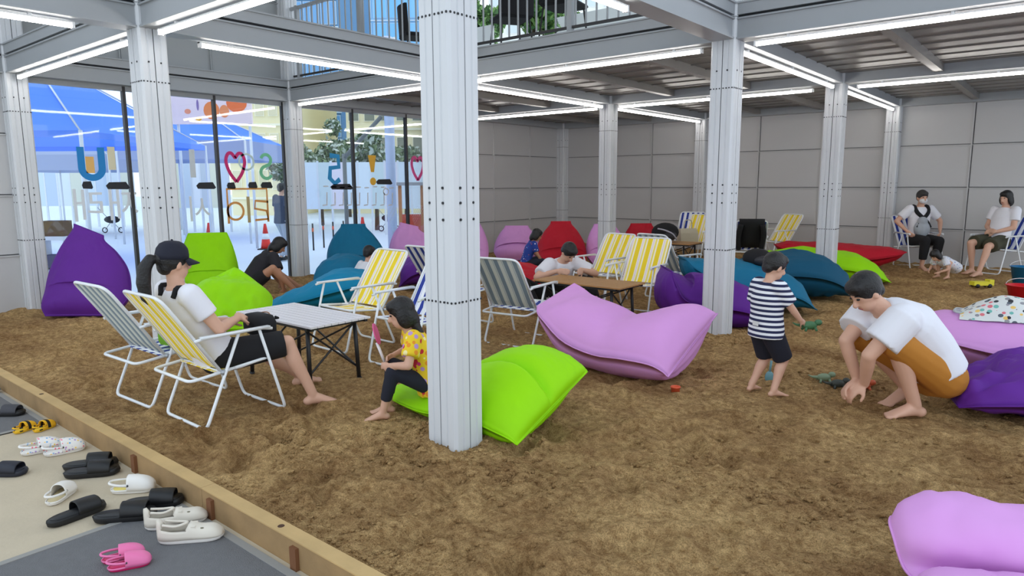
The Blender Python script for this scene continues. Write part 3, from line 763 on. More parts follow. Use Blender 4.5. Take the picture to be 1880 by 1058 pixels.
# big pink, saddle shaped with both ends raised
pillow('pink', 'big pink saddle shaped beanbag with both ends raised', (-2.86, 4.86), -.05, [(-.66, .54, .26, .012, 0, .07), (-.60, .49, .33, .08, 0, .06), (-.48, .39, .40, .19), (-.24, .26, .45, .27), (.06, .20, .46, .24), (.32, .24, .46, .26, 0, .03), (.54, .30, .43, .25, 0, .10), (.64, .31, .40, .14, 0, .15), (.68, .30, .38, .012, 0, .18)], wr=.006, seed=11)
pillow('purple', 'purple beanbag standing behind the second column', (-2.93, 6.99), HR, [(-.54, .62, .26, .012), (-.51, .50, .32, .12), (-.40, .32, .35, .26), (-.12, .26, .36, .30), (.22, .2, .36, .24), (.42, .12, .34, .14), (.50, .06, .30, .012)], wr=.015, seed=12)
pillow('teal', 'teal beanbag leaning over the purple one', (-3.0, 7.92), HR, [(-.72, .62, .2, .012), (-.6, .5, .3, .12), (-.3, .36, .42, .24), (.1, .3, .46, .26), (.5, .2, .44, .18), (.75, .05, .34, .012)], wr=.02, seed=13)
pillow('darkteal', 'long dark teal beanbag between the toddler and the crouching man', (-2.88, 9.16), HR-.1, [(-.85, .1, .3, .012), (-.65, .28, .4, .18), (-.2, .36, .46, .26), (.25, .34, .46, .28), (.55, .24, .4, .2), (.75, .08, .3, .012)], wr=.02, seed=14)
pillow('red', 'flat red beanbag behind the third column', (-3.05, 12.3), HR-.25, [(-1.0, .42, .25, .012), (-.8, .36, .34, .12), (-.3, .26, .42, .22), (.3, .24, .42, .22), (.75, .3, .36, .12), (.95, .36, .26, .012)], wr=.015, seed=15)
pillow('lime', 'lime beanbag in front of the flat red one', (-3.0, 10.95), HR-.3, [(-1.0, .25, .3, .012), (-.75, .27, .4, .16), (-.2, .27, .44, .24), (.35, .24, .44, .23), (.7, .16, .4, .16), (.95, .06, .3, .012)], wr=.02, seed=16)
pillow('pink', 'pink beanbag under the printed bag', (-.36, 6.55), HR-.3, [(-.62, .33, .2, .012, .1), (-.5, .3, .36, .14), (-.1, .24, .5, .24), (.4, .22, .5, .24), (.8, .2, .4, .16), (.95, .15, .3, .012)], wr=.012, seed=17)
pillow('purple', 'wrinkled purple beanbag beside the crouching man', (.04, 5.50), HR-.35, [(-.64, .08, .26, .012), (-.5, .14, .38, .12), (-.1, .2, .46, .2), (.4, .2, .46, .2), (.8, .14, .4, .14), (.95, .1, .3, .012)], wr=.07, seed=18)
pillow('pink', 'large pink beanbag with a deep fold beside the footprints', (.06, 2.83), 1.85, [(.24, .17, .40, .02), (.20, .21, .47, .10), (.11, .23, .5, .14), (.03, .20, .49, .11), (-.015, .12, .46, .02), (-.07, .09, .42, .08), (-.2, .12, .46, .14), (-.5, .12, .46, .13), (-.65, .06, .4, .02)], wr=.02, seed=19, blunt=True, ns=90)
pillow('red', 'flat red beanbag behind the printed bag', (-.25, 8.2), HR-.2, [(-.5, .05, .2, .012), (-.3, .12, .36, .1), (.1, .2, .44, .18), (.5, .18, .4, .16), (.8, .06, .3, .012)], wr=.03, seed=21)
upright('red', 'red beanbag standing by the side panels behind the child in blue', (-7.3, 10.3), FC, .9, .82, 0, 22, .4, -.15)
pillow('red', 'slumped red beanbag beside the faded blue chair', (-5.65, 7.0), HR, [(-.4, .42, .16, .012), (-.34, .36, .26, .1), (-.1, .26, .38, .22), (.2, .2, .4, .2), (.42, .08, .3, .012)], wr=.03, seed=23)
upright('pink', 'pink beanbag by the panels behind the man in the white shirt', (-6.75, 10.95), FC+.2, .8, .74, 0, 24, .5)
upright('pink', 'pink beanbag by the side panels past the thick column', (-8.6, 10.6), FC, .9, .66, 0, 25, .5)
upright('red', 'dark red beanbag behind the yellow chairs', (-6.55, 11.95), FC, .8, .7, 0, 26, .5)

# ================================================================== shoes on the paving
def foot_w(s, w):      # half width along heel->toe
    return w*(.62+.06*math.sin(s*PI)+.32*s-.12*math.sin((s-.25)*2*PI)*.5)*math.sqrt(max(0, 1-abs(2*s-1)**5))*1.02
def shoe(kind, name, label, loc, rz, L, mu, ms, group, W=None, extra=None):
    t = thing(name, label, {'clog': 'clog', 'slide': 'sandal', 'sneaker': 'sneaker'}[kind], (loc[0], loc[1], ZP+.001 if len(loc) < 3 else loc[2]), rz, group)
    W = W or L*(.235 if kind == 'clog' else .2); th = L*(.09 if kind != 'slide' else .12); n = 22
    def outline(sc=1.0):
        a = [((k/n)*L-L/2, foot_w(k/n, W)*sc) for k in range(n+1)]
        return [(x*sc, max(y, .002)) for x, y in a]+[(x*sc, -max(y, .002)) for x, y in reversed(a)]
    mb = MB(); rings = []
    for z, sc in ((0, .93), (.15*th, .99), (.6*th, 1.02), (th, .98)): rings.append([(x, y, z+.1*th*abs(x/L)*2) for x, y in outline(sc)])
    mb.rings(rings).build('sole', ms, t, True)
    MB().rings([[(x, y, th*.98+dz+.1*th*abs(x/L)*2) for x, y in outline(.9)] for dz in (0, .004)]).build('insole', extra or ms, t, True)
    def shell(s0, s1, hf, of, nm='upper', nn=16, na=14, m=mu):
        R = []
        for i in range(nn+1):
            s = s0+(s1-s0)*i/nn; wv = foot_w(s, W)*.99+.001; hh = hf(s); o = of(s); row = []
            for k in range(na+1):
                a = -1+2*k/na; a = math.copysign(max(abs(a), o), a) if o > 0 else a
                ang = a*PI/2; row.append((s*L-L/2, wv*math.copysign(abs(math.sin(ang))**.75, ang), th*.8+hh*math.cos(ang)**.8))
            R.append(row)
        mb = MB(); vs = [q for r in R for q in r]; fs = []
        for i in range(nn):
            s = s0+(s1-s0)*(i+.5)/nn; o = of(s)
            for k in range(na):
                a = -1+2*(k+.5)/na
                if abs(a) < o: continue
                b = i*(na+1)+k; fs.append((b, b+1, b+na+2, b+na+1))
        mb.add(vs, fs); ob = mb.build(nm, m, t, True)
        sd = ob.modifiers.new('t', 'SOLIDIFY'); sd.thickness = .004; sd.offset = -1; baked(ob); return ob
    if kind == 'clog':
        up = shell(.40, 1.0, lambda s: L*.33*math.sqrt(max(0.02, 1-((s-.4)/.62)**2.2)), lambda s: 0)
        hd = mat('vent_hole', (60, 60, 62), .8)
        for (s, a) in ((.6, -.35), (.6, .0), (.6, .35), (.72, -.25), (.72, .2), (.8, 0)):
            hh = L*.33*math.sqrt(max(.02, 1-((s-.4)/.62)**2.2)); wv = foot_w(s, W); ang = a*PI/2
            MB().ball((s*L-L/2, wv*math.copysign(abs(math.sin(ang))**.75, ang), th*.8+hh*math.cos(ang)**.8), L*.018, nu=8, nv=5).build('vent_hole', hd, up, True)
        st = [(-.08*L, -W*.86, th+L*.13), (-.3*L, -W*.78, th+L*.15), (-.48*L, -W*.42, th+L*.17), (-.52*L, 0, th+L*.18), (-.48*L, W*.42, th+L*.17), (-.3*L, W*.78, th+L*.15), (-.08*L, W*.86, th+L*.13)]
        MB().tube([tuple(p) for p in crv(st, 18)], L*.032, 6).build('heel_strap', mu, t, True)
        for y in (-1, 1): MB().ball((-.07*L, y*W*.88, th+L*.13), (L*.03, L*.018, L*.03), nu=8, nv=6).build('rivet', mat('rivet', (70, 70, 74), .5), t, True)
        shell(0, .42, lambda s: L*.07, lambda s: .72, 'heel_rim', 10)
    elif kind == 'slide':
        shell(.46, .86, lambda s: L*.20*math.sqrt(max(.1, 1-((s-.46)/.7)**2)), lambda s: 0, 'strap')
        shell(0, .46, lambda s: L*.05, lambda s: .8, 'rim', 10)
    else:
        hf = lambda s: L*(.30*math.exp(-((s-.02)/.26)**2)+.21*math.exp(-((s-.45)/.26)**2)+.12*math.exp(-((s-.85)/.2)**2))*math.sqrt(max(.05, 1-max(0, (s-.8)/.2)**2.4))
        shell(0.0, 1.0, hf, lambda s: .62 if .08 < s < .46 else 0, 'upper', 24, 18)
        MB().tube([tuple(p) for p in crv([(-.40*L, -W*.45, th+L*.24), (-.2*L, -W*.5, th+L*.2), (-.04*L, 0, th+L*.22), (-.2*L, W*.5, th+L*.2), (-.40*L, W*.45, th+L*.24)], 16)], .006, 6).build('collar', mu, t, True)
        MB().obox((.06*L, -W*.62, th+L*.14), (.06*L, W*.62, th+L*.14), L*.07, L*.07).build('strap', mu, t)
        MB().ball((.19*L, -W*.5, th+L*.115), (L*.045, L*.02, L*.03), nu=10, nv=6).build('side_vent', mat('mesh_vent', (110, 104, 84), .9), t, True)
    return t
WS = mat('white_rubber', (236, 232, 226), .45); BK = mat('black_rubber', (22, 22, 24), .5); NV = mat('navy_rubber', (26, 30, 44), .55)
PKR = mat('pink_rubber', (236, 120, 172), .45); DPK = mat('deep_pink_rubber', (204, 24, 96), .45); YL = mat('yellow_rubber', (238, 196, 40), .5)
CRM = mat('cream_canvas', (222, 214, 200), .8); YST = stripes('yellow_black_clog', 0, .06, [(.35, (28, 26, 24)), (1, (240, 184, 30))])
WPR = spotted('white_floral_clog', (240, 236, 232), [(240, 130, 150), (110, 170, 220), (250, 210, 110), (180, 150, 210)], 55, .32)
def sp(px, py): return G(px, py, ZP)
def put(kind, name, label, px, py, deg, L, mu, ms, group, side=0.0, along=0.0, dy=0.0, dz=.001, **k):
    p = sp(px, py); a = TH+math.radians(deg)
    return shoe(kind, name, label, (p.x-math.sin(a)*side+math.cos(a)*along, p.y+math.cos(a)*side+math.sin(a)*along+dy, ZP+dz), a, L, mu, ms, group, **k)
g0 = 'shoes left on the paving'
put('slide', 'sandal', 'dark grey sandal on the far mat at the edge of the paving', 12, 764, 5, .25, mat('grey_strap', (66, 66, 72), .7), BK, g0, dz=.006)
put('clog', 'child_clog', 'yellow and black striped child clog nearer the timber kerb', 88, 787, 78, .15, YST, YL, g0, dy=-.02)
put('clog', 'child_clog', 'yellow and black striped child clog away from the kerb', 46, 791, 78, .15, YST, YL, g0)
put('clog', 'clog', 'white clog with floral charms beside the yellow child clogs', 99, 830, 42, .215, WPR, WS, g0, side=-.057, along=.05)
put('clog', 'clog', 'white clog with floral charms touching its pair on the paving', 99, 830, 42, .215, WPR, WS, g0, side=.057, along=-.05)
put('slide', 'slipper', 'plain navy slipper alone on the paving', 8, 872, 2, .25, NV, NV, g0)
put('slide', 'slide_sandal', 'black slide sandal of the pair nearer the kerb', 178, 856, 18, .28, BK, BK, g0, dy=-.03)
put('slide', 'slide_sandal', 'black slide sandal of the pair farther from the kerb', 170, 873, 16, .28, BK, BK, g0)
put('clog', 'clog', 'white clog with a yellow charm beside the timber kerb', 260, 897, 12, .215, WS, WS, g0, dy=-.04, extra=mat('charm_yellow', (240, 220, 120), .5))
put('clog', 'clog', 'white clog turned heel out beside the single black slide', 112, 915, 95, .2, WS, WS, g0, extra=mat('insole_tan', (206, 190, 150), .8))
put('slide', 'slide_sandal', 'single black slide sandal beside the white clog', 142, 950, 60, .27, BK, BK, g0)
put('slide', 'slide_sandal', 'black slide sandal tucked behind the white sneakers', 262, 940, 14, .28, BK, BK, g0, side=.055, along=.05, dy=-.01, dz=.004)
put('slide', 'slide_sandal', 'black slide sandal next to the white sneakers', 262, 940, 14, .28, BK, BK, g0, side=-.062, along=-.05, dy=-.01, dz=.004)
put('sneaker', 'sneaker', 'white canvas sneaker with its toe against the kerb', 332, 962, 26, .27, CRM, WS, g0, W=.048, dy=-.016, dz=.006)
put('sneaker', 'sneaker', 'white canvas sneaker in front of its pair', 352, 993, 12, .28, CRM, WS, g0, W=.05, dz=.006)
put('clog', 'child_clog', 'pink child clog of the pair nearer the sneakers', 232, 1036, 28, .16, PKR, DPK, g0, side=.041, along=-.01, dz=.006)
put('clog', 'child_clog', 'pink child clog of the pair farther from the sneakers', 232, 1036, 28, .16, PKR, DPK, g0, side=-.041, along=.015, dz=.006)
put('sneaker', 'sneaker', 'grey sneaker at the kerb beyond the far mat', -22, 722, 10, .27, mat('grey_canvas', (150, 150, 158), .8), WS, g0, W=.05, dy=-.045, dz=.006)
def wheel_mesh(R, r, n=24):
    return MB().tube([(R*math.cos(2*PI*k/n), 0, R+r+R*math.sin(2*PI*k/n)) for k in range(n)], r, 8, closed=True)
# ================================================================== people
M_skin = mat('skin', (214, 168, 144), .55, noise_amt=.05, nscale=10)
M_skin2 = mat('skin_tan', (190, 138, 108), .55, noise_amt=.05, nscale=10)
M_hair = mat('black_hair', (20, 18, 20), .45, bump=.5, bscale=90)
M_eye = mat('eye', (24, 20, 20), .3); M_lip = mat('lip', (168, 92, 88), .5)
def V(*a): return Vector(a)
def ik(a, c, l1, l2, hint):
    """middle joint between a and c"""
    d = c-a; L = d.length
    if L > (l1+l2)*.995: c = a+d.normalized()*(l1+l2)*.995; d = c-a; L = d.length
    x = (l1*l1-l2*l2+L*L)/(2*L); h = math.sqrt(max(0, l1*l1-x*x)); e = d.normalized()
    hn = Vector(hint)-e*Vector(hint).dot(e)
    if hn.length < 1e-4: hn = e.orthogonal()
    return a+e*x+hn.normalized()*h, c
def limb(mb, pts, rs):
    for i in range(len(pts)-1): mb.tube([pts[i], pts[i+1]], [rs[i], rs[i+1]], 14)
    for p, r in zip(pts, rs): mb.ball(p, r, nu=14, nv=8)
def ell_loft(mb, cs, sides, rw, rd, n=22):
    rings = []
    for i, c in enumerate(cs):
        d = (cs[min(i+1, len(cs)-1)]-cs[max(i-1, 0)]).normalized(); s = (sides[i]-d*sides[i].dot(d)).normalized(); f = d.cross(s)
        rings.append([c+s*rw[i]*math.cos(2*PI*k/n)+f*rd[i]*math.sin(2*PI*k/n) for k in range(n)])
    mb.rings(rings)
def basis(fwd, up):
    f = Vector(fwd).normalized(); u = (Vector(up)-f*f.dot(Vector(up))).normalized(); l = u.cross(f)
    return Matrix(((f.x, l.x, u.x), (f.y, l.y, u.y), (f.z, l.z, u.z)))
def person(label, loc, rz, H, pose, top=None, bottom=None, hair='short', skin=None, voxel=.009, headk=1.0, thick=1.0, cap=None, mask=None, group='people in the sand pit', shoes=None, z=0.0, hair_mat=None, hands=True, long_dress=0):
    """pose in metres, local frame x forward, y left, z up from the ground"""
    skin = skin or M_skin; s = H/1.70; hm = hair_mat or M_hair
    t = thing('person', label, 'person', (loc[0], loc[1], z), rz, group)
    ua, fa, tl, sl = .285*s, .25*s, .43*s, .42*s
    ua, fa, tl, sl = [q*(1-.16*(headk-1)/.5 if headk > 1 else 1) for q in (ua, fa, tl, sl)]
    P = Vector(pose['pelvis']); a1 = math.radians(pose.get('lean', 0)); a2 = math.radians(pose.get('lean2', pose.get('lean', 0)))
    tw = math.radians(pose.get('twist', 0))
    up1 = V(math.sin(a1), 0, math.cos(a1)); up2 = V(math.sin(a2), 0, math.cos(a2)); am = (a1+a2)/2; upm = V(math.sin(am), 0, math.cos(am))
    waist = P+up1*.17*s; chest = waist+upm*.19*s; nb = chest+up2*.17*s
    side = V(-math.sin(tw), math.cos(tw), 0); yv = V(0, 1, 0)
    hp = math.radians(pose.get('head_pitch', 0)); hy = math.radians(pose.get('head_yaw', 0))
    hf = V(math.cos(hp)*math.cos(hy), math.cos(hp)*math.sin(hy), -math.sin(hp))
    neckd = (up2*.75+V(0, 0, .35)).normalized() if a2 < 1.2 else (up2*.9+V(0, 0, .3)).normalized()
    hu = V(math.sin(hp)*math.cos(hy), math.sin(hp)*math.sin(hy), math.cos(hp))
    hr = .115*s*headk
    hc = nb+neckd*(.075*s)+hu*hr*.75+hf*.018*s
    HB = basis(hf, hu)
    h = lambda x, y, zz: hc+HB @ (Vector((x, y, zz))*hr/.115)
    k = thick*s
    sh = [nb-up2*.035*s+side*sg*.165*s*(1 if headk <= 1 else .92) for sg in (1, -1)]
    hip = [P+yv*sg*.088*s-up1*.02*s for sg in (1, -1)]
    wr = [Vector(pose['wl']), Vector(pose['wr'])]; an = [Vector(pose['al']), Vector(pose['ar'])]
    eh = pose.get('elbow', [(-.4, .6, -.6), (-.4, -.6, -.6)]); kh = pose.get('knee', [(1, .15, .6), (1, -.15, .6)])
    B = MB(); arms = []; legs = []
    ell_loft(B, [P-up1*.09*s, P, waist, chest, nb-up2*.04*s, nb+up2*.02*s], [yv, yv, yv*.5+side*.5, side, side, side], [.10*k, .158*k, .132*k, .152*k, .125*k, .055*k], [.08*k, .112*k, .095*k, .108*k, .075*k, .05*k])
    limb(B, [nb-up2*.03*s, hc-hu*hr*.5], [.056*k, .05*k*(headk**.5)])
    # head
    B.ball(h(-.008, 0, .018), Vector((.094, .076, .100))*hr/.115, HB, 18, 12); B.ball(h(.022, 0, -.045), Vector((.066, .058, .068))*hr/.115, HB, 16, 10)
    B.cone(h(.082, 0, .012), .008*hr/.115, h(.106, 0, -.022), .0145*hr/.115); B.ball(h(.1, 0, -.024), .0145*hr/.115, nu=8, nv=6)
    for sg in (1, -1): B.ball(h(-.004, sg*.078, -.006), Vector((.018, .010, .032))*hr/.115, HB, 10, 8)
    fd = pose.get('foot', [0, 0]); fp = pose.get('foot_pitch', [0, 0])
    for q in (0, 1):
        sg = 1 if q == 0 else -1
        el, w_ = ik(sh[q], wr[q], ua, fa, eh[q]); arms.append((sh[q], el, w_))
        limb(B, [sh[q], (sh[q]+el)/2, el], [.055*k, .046*k, .039*k]); mid = el.lerp(w_, .3); limb(B, [el, mid, w_], [.038*k, .038*k, .026*k])
        # hand
        d = (w_-el).normalized(); hd = pose.get('hand', [None, None])[q]; hd = Vector(hd).normalized() if hd else d
        pn = Vector(pose.get('palm', [(0, -sg, -.3), (0, -sg, -.3)])[q]); hbm = basis(hd, pn)      # z of hbm = palm normal
        hs = s*(1 if headk <= 1 else .92)
        pc = w_+hd*.048*hs
        B.ball(pc, Vector((.052, .042, .018))*hs, hbm, 12, 8)
        if hands:
            for fi, (oy, ln) in enumerate(((-.030, .066), (-.010, .078), (.011, .074), (.030, .058))):
                b0 = w_+hbm @ Vector((.082*hs, oy*hs, 0)); cu = pose.get('curl', .5)
                p1 = b0+hbm @ (Vector((math.cos(cu*.6), oy*1.5, math.sin(cu*.6)))*ln*hs*.45); p2 = p1+hbm @ (Vector((math.cos(cu*1.7), oy, math.sin(cu*1.7)))*ln*hs*.36); p3 = p2+hbm @ (Vector((math.cos(cu*2.4), 0, math.sin(cu*2.4)))*ln*hs*.28)
                limb(B, [b0, p1, p2, p3], [.0098*hs, .0092*hs, .0085*hs, .0075*hs])
            ts = -sg
            b0 = w_+hbm @ Vector((.026*hs, ts*.032*hs, .004*hs)); p1 = b0+hbm @ (Vector((.026, ts*.026, .014))*hs); p2 = p1+hbm @ (Vector((.028, ts*.008, .012))*hs)
            limb(B, [b0, p1, p2], [.0125*hs, .011*hs, .0088*hs])
        kn, a_ = ik(hip[q], an[q], tl, sl, kh[q]); legs.append((hip[q], kn, a_))
        limb(B, [hip[q], hip[q].lerp(kn, .5), kn], [.088*k, .073*k, .054*k]); calf = kn.lerp(a_, .32)-(Vector(kh[q]).normalized()*.012*s); limb(B, [kn, calf, kn.lerp(a_, .7), a_], [.052*k, .054*k, .039*k, .034*k])
        fa_ = math.radians(fd[q]); pa = math.radians(fp[q]); f_ = V(math.cos(fa_)*math.cos(pa), math.sin(fa_)*math.cos(pa), -math.sin(pa)); FBm = basis(f_, (0, 0, 1) if abs(f_.z) < .9 else (-1, 0, 0)); fs = s*(1 if headk <= 1 else .95)
        fp_ = lambda x, y, zz: a_+FBm @ (Vector((x, y, zz))*fs)
        B.ball(fp_(-.035, 0, -.045), Vector((.038, .033, .032))*fs, FBm, 12, 8)
        ell_loft(B, [fp_(-.03, 0, -.035), fp_(.03, 0, -.03), fp_(.09, 0, -.048), fp_(.145, 0, -.062)], [FBm @ V(0, 1, 0)]*4, [.03*fs, .034*fs, .042*fs, .042*fs], [.036*fs, .04*fs, .027*fs, .015*fs])
        for ti in range(5):
            yy = (ti-2)*.0165*sg*-1; ln = .022-.003*ti
            limb(B, [fp_(.135, yy, -.064), fp_(.158+ln-.004*abs(ti-1), yy, -.066)], [.0125*fs, (.0115 if ti else .014)*fs])
    remeshed(B, 'body', skin, t, voxel, 2)
    # face
    for sg in (1, -1):
        MB().ball(h(.077, sg*.030, .018), Vector((.010, .013, .007))*hr/.115, HB, 10, 6).build('eye', M_eye, t, True)
        MB().tube([h(.079, sg*.018, .038), h(.078, sg*.032, .042), h(.068, sg*.047, .036)], .0035*hr/.115, 6).build('eyebrow', hm, t, True)
    if mask:
        mb = MB(); mb.ball(h(.048, 0, -.042), Vector((.056, .062, .050))*hr/.115, HB, 16, 10); mb.build('face_mask', mask, t, True)
    else: MB().ball(h(.083, 0, -.058), Vector((.006, .022, .006))*hr/.115, HB, 10, 6).build('mouth', M_lip, t, True)
    # hair
    if hair:
        hb = MB(); hb.ball(h(-.018, 0, .034), Vector((.100, .087, .098))*hr/.115, HB, 20, 12)
        hb.ball(h(.03, 0, .075), Vector((.062, .070, .046))*hr/.115, HB, 14, 8)
        for sg in (1, -1): hb.ball(h(-.02, sg*.066, .02), Vector((.045, .022, .05))*hr/.115, HB, 10, 8)
        hb.ball(h(-.06, 0, -.02), Vector((.045, .066, .055))*hr/.115, HB, 12, 8)
        if hair in ('bob', 'long'):
            for sg in (1, -1):
                hb.ball(h(-.012, sg*.070, -.03), Vector((.062, .030, .085))*hr/.115, HB, 12, 8)
            hb.ball(h(-.065, 0, -.06), Vector((.052, .082, .09))*hr/.115, HB, 14, 9)
        if hair == 'long':
            b0 = h(-.07, 0, -.05); ell_loft(hb, [b0, b0+V(-.03, 0, -.10)*s, nb-up2*.06*s-V(.075, 0, 0)*s, nb-up2*.20*s-V(.095, 0, 0)*s], [yv]*4, [.085*s, .095*s, .09*s, .05*s], [.05*s, .045*s, .04*s, .02*s])
        if hair == 'pony':
            pts = [h(-.10, 0, .03), h(-.15, 0, .03), h(-.185, 0, -.03), h(-.19, 0, -.12), h(-.175, 0, -.21), h(-.16, 0, -.25)]
            limb(hb, pts, [.022*s, .034*s, .042*s, .044*s, .034*s, .014*s])
        remeshed(hb, 'hair', hm, t, max(voxel, .008), 2)
    if cap:
        cb = MB(); rings = []
        for zz, r in ((.030, 1.0), (.06, 1.0), (.10, .92), (.13, .72), (.146, .42), (.150, .08)):
            rings.append([h(-.012+.104*r*math.cos(2*PI*q/24), .092*r*math.sin(2*PI*q/24), zz) for q in range(24)])
        c = cb.rings(rings).build('cap', cap, t, True)
        bv = []; 
        for x in range(7):
            for y in range(9):
                ang = (y-4)/4*1.05; r0 = .098+x*.0135*math.cos(ang)**.6 if x else .094
                bv.append(h(-.012+r0*math.cos(ang)*(1+.0*x), .090*math.sin(ang)*(1-.02*x), .036-.006*x-.012*(y-4)**2/16))
        bf = [(x*9+y, x*9+y+1, (x+1)*9+y+1, (x+1)*9+y) for x in range(6) for y in range(8)]
        br = MB().add(bv, bf).build('brim', cap, c, True); sd = br.modifiers.new('t', 'SOLIDIFY'); sd.thickness = .006; baked(br)
        MB().ball(h(-.012, 0, .150), .009*hr/.115, nu=8, nv=5).build('cap_button', cap, c, True)
    # clothes
    if top:
        m_, slv, hem = top['m'], top.get('sleeve', .55), top.get('hem', .10); inf = top.get('inflate', 1.0); c = MB()
        i_ = .016*inf*s
        lo = P-up1*hem*s
        cs = [lo, P+up1*.02*s, waist, chest, nb-up2*.045*s, nb+up2*.006*s]
        ell_loft(c, cs, [yv, yv, yv*.5+side*.5, side, side, side], [.172*k+i_, .168*k+i_, .150*k+i_, .160*k+i_, .140*k+i_*.6, .066*k+i_*.2], [.128*k+i_, .122*k+i_, .108*k+i_, .116*k+i_, .088*k+i_*.6, .062*k+i_*.2])
        for q in (0, 1):
            s0, el, w_ = arms[q]; inw = (chest-s0).normalized()*.04*s
            if slv <= 1:
                e_ = s0.lerp(el, slv); c.tube([s0+inw, s0, e_], [.066*k+i_*.7, .064*k+i_*.8, .056*k+i_*1.1], 16); c.ball(s0, .064*k+i_*.6)
            else:
                e_ = el.lerp(w_, slv-1); limb(c, [s0, el], [.064*k+i_*.6, .048*k+i_*.8]); c.tube([el, e_], [.048*k+i_*.8, .038*k+i_*.8], 16)
        if long_dress:
            for q in (0, 1):
                p0, kn, a_ = legs[q]; e_ = p0.lerp(kn, long_dress); limb(c, [p0, e_], [.105*k+i_, .095*k+i_])
        remeshed(c, top.get('name', 'shirt'), m_, t, top.get('voxel', max(.011, voxel)), top.get('smooth', 3))
    if bottom:
        m_, ln = bottom['m'], bottom.get('len', .9); c = MB(); i_ = bottom.get('loose', .014)*s
        ell_loft(c, [P-up1*.10*s, P-up1*.02*s, P+up1*.11*s], [yv]*3, [.13*k+i_, .158*k+i_*.8, .135*k], [.10*k+i_, .112*k+i_*.8, .094*k])
        for q in (0, 1):
            p0, kn, a_ = legs[q]
            if ln <= 1:
                e_ = p0.lerp(kn, ln); c.ball(p0, .092*k+i_); c.tube([p0, e_], [.094*k+i_, (.094-.03*ln)*k+i_*1.5], 18)
            else:
                e_ = kn.lerp(a_, ln-1); limb(c, [p0, kn], [.092*k+i_, .062*k+i_]); c.tube([kn, kn.lerp(e_, .5), e_], [.062*k+i_, .058*k+i_, (.058-.014*(ln-1))*k+i_*.8], 16)
        remeshed(c, bottom.get('name', 'shorts'), m_, t, bottom.get('voxel', max(.011, voxel)), 3)
    if shoes:
        for q in (0, 1):
            fa_ = math.radians(fd[q]); pa = math.radians(fp[q]); f_ = V(math.cos(fa_)*math.cos(pa), math.sin(fa_)*math.cos(pa), -math.sin(pa)); FBm = basis(f_, (0, 0, 1)); a_ = legs[q][2]; c = MB()
            fp_ = lambda x, y, zz: a_+FBm @ (Vector((x, y, zz))*s)
            ell_loft(c, [fp_(-.075, 0, -.05), fp_(-.03, 0, -.038), fp_(.03, 0, -.036), fp_(.10, 0, -.05), fp_(.19, 0, -.06)], [FBm @ V(0, 1, 0)]*5, [.03*s, .042*s, .045*s, .052*s, .036*s], [.032*s, .05*s, .046*s, .034*s, .02*s])
            remeshed(c, 'shoe', shoes, t, .009, 2)
    return t, dict(P=P, waist=waist, chest=chest, nb=nb, up2=up2, hc=hc, HB=HB, h=h, sh=sh, arms=arms, legs=legs, s=s, k=k)

M_wt = mat('white_tee', (232, 232, 240), .85, bump=.25, bscale=12); M_blk = mat('black_cloth', (24, 24, 28), .9, bump=.2, bscale=14)
M_must = mat('mustard_cloth', (186, 122, 42), .85, noise_amt=.1, nscale=6, bump=.3, bscale=12); M_nvy = mat('navy_cap', (24, 27, 44), .8)
M_char = mat('charcoal_cloth', (40, 38, 44), .9, bump=.2, bscale=14); M_olive = mat('olive_cloth', (66, 66, 50), .9)
M_strp = stripes('navy_white_tee', 2, .036, [(.5, (30, 36, 76)), (1, (236, 238, 244))])
M_yelp = spotted('yellow_print_top', (244, 206, 40), [(206, 40, 60), (240, 150, 40), (220, 60, 130), (250, 236, 170), (190, 150, 210)], 24, .40)
M_flor = spotted('pale_floral_dress', (226, 228, 238), [(120, 150, 200), (220, 150, 170), (160, 190, 170)], 30, .28)
M_gry = mat('grey_cloth', (150, 154, 162), .9)

# 1 woman in the cap, sitting back in the yellow chair (faces along the side wall direction)
t, J = person('person in a navy cap and white tee sitting in the yellow beach chair', (-4.30, 2.15), PI/2, 1.62,
    dict(pelvis=(.0, 0, .42), lean=-30, lean2=-22, head_pitch=4, wl=(.13, .06, .60), wr=(.12, -.10, .64), elbow=[(-.5, .5, -.7), (-.5, -.7, -.6)],
         al=(.72, .14, .075), ar=(.50, -.34, .075), knee=[(.6, .1, .8), (.7, -.2, .7)], foot=[-8, -32], hand=[(.7, -.6, .1), (.7, .6, .05)], palm=[(-.3, -.3, -.8), (-.3, .3, -.8)]),
    top=dict(m=M_wt, sleeve=.62, hem=.02), bottom=dict(m=M_blk, len=.95, loose=.02), hair='pony', cap=M_nvy, voxel=.008, z=0)
mb = MB()
pts = [J['nb']+V(-.055, .085, -.05), J['nb']+V(-.02, .105, .012), J['chest']+V(.085, .09, .07), J['chest']+V(.12, .06, -.06)]
for sg in (1, -1): mb.tube([tuple(p) for p in crv([(p.x, p.y*sg, p.z) for p in pts], 14)], .016, 8)
mb.build('dungaree_strap', M_blk, t, True)
# 2 girl on the lime bag
gp = G(748, 770)
t, J = person('child in a yellow printed top sitting on the lime beanbag', (gp.x+.02, gp.y+.17), HR+PI+.22, 1.2,
    dict(pelvis=(-.02, 0, .212), lean=14, lean2=26, head_pitch=20, wl=(.25, .08, .36), wr=(.22, -.10, .38), al=(.30, .07, .055), ar=(.26, -.06, .055), knee=[(.3, .1, 1), (.3, -.1, 1)], foot=[5, -5], elbow=[(-.3, .8, -.5), (-.3, -.8, -.5)]),
    top=dict(m=M_yelp, sleeve=.7, hem=.09, inflate=1.5, name='printed_top'), bottom=dict(m=mat('dark_leggings', (30, 32, 46), .9), len=1.72, loose=.004, name='leggings'), hair='long', headk=1.22, voxel=.008, shoes=None)
GIRLJ, GIRLT = J, t
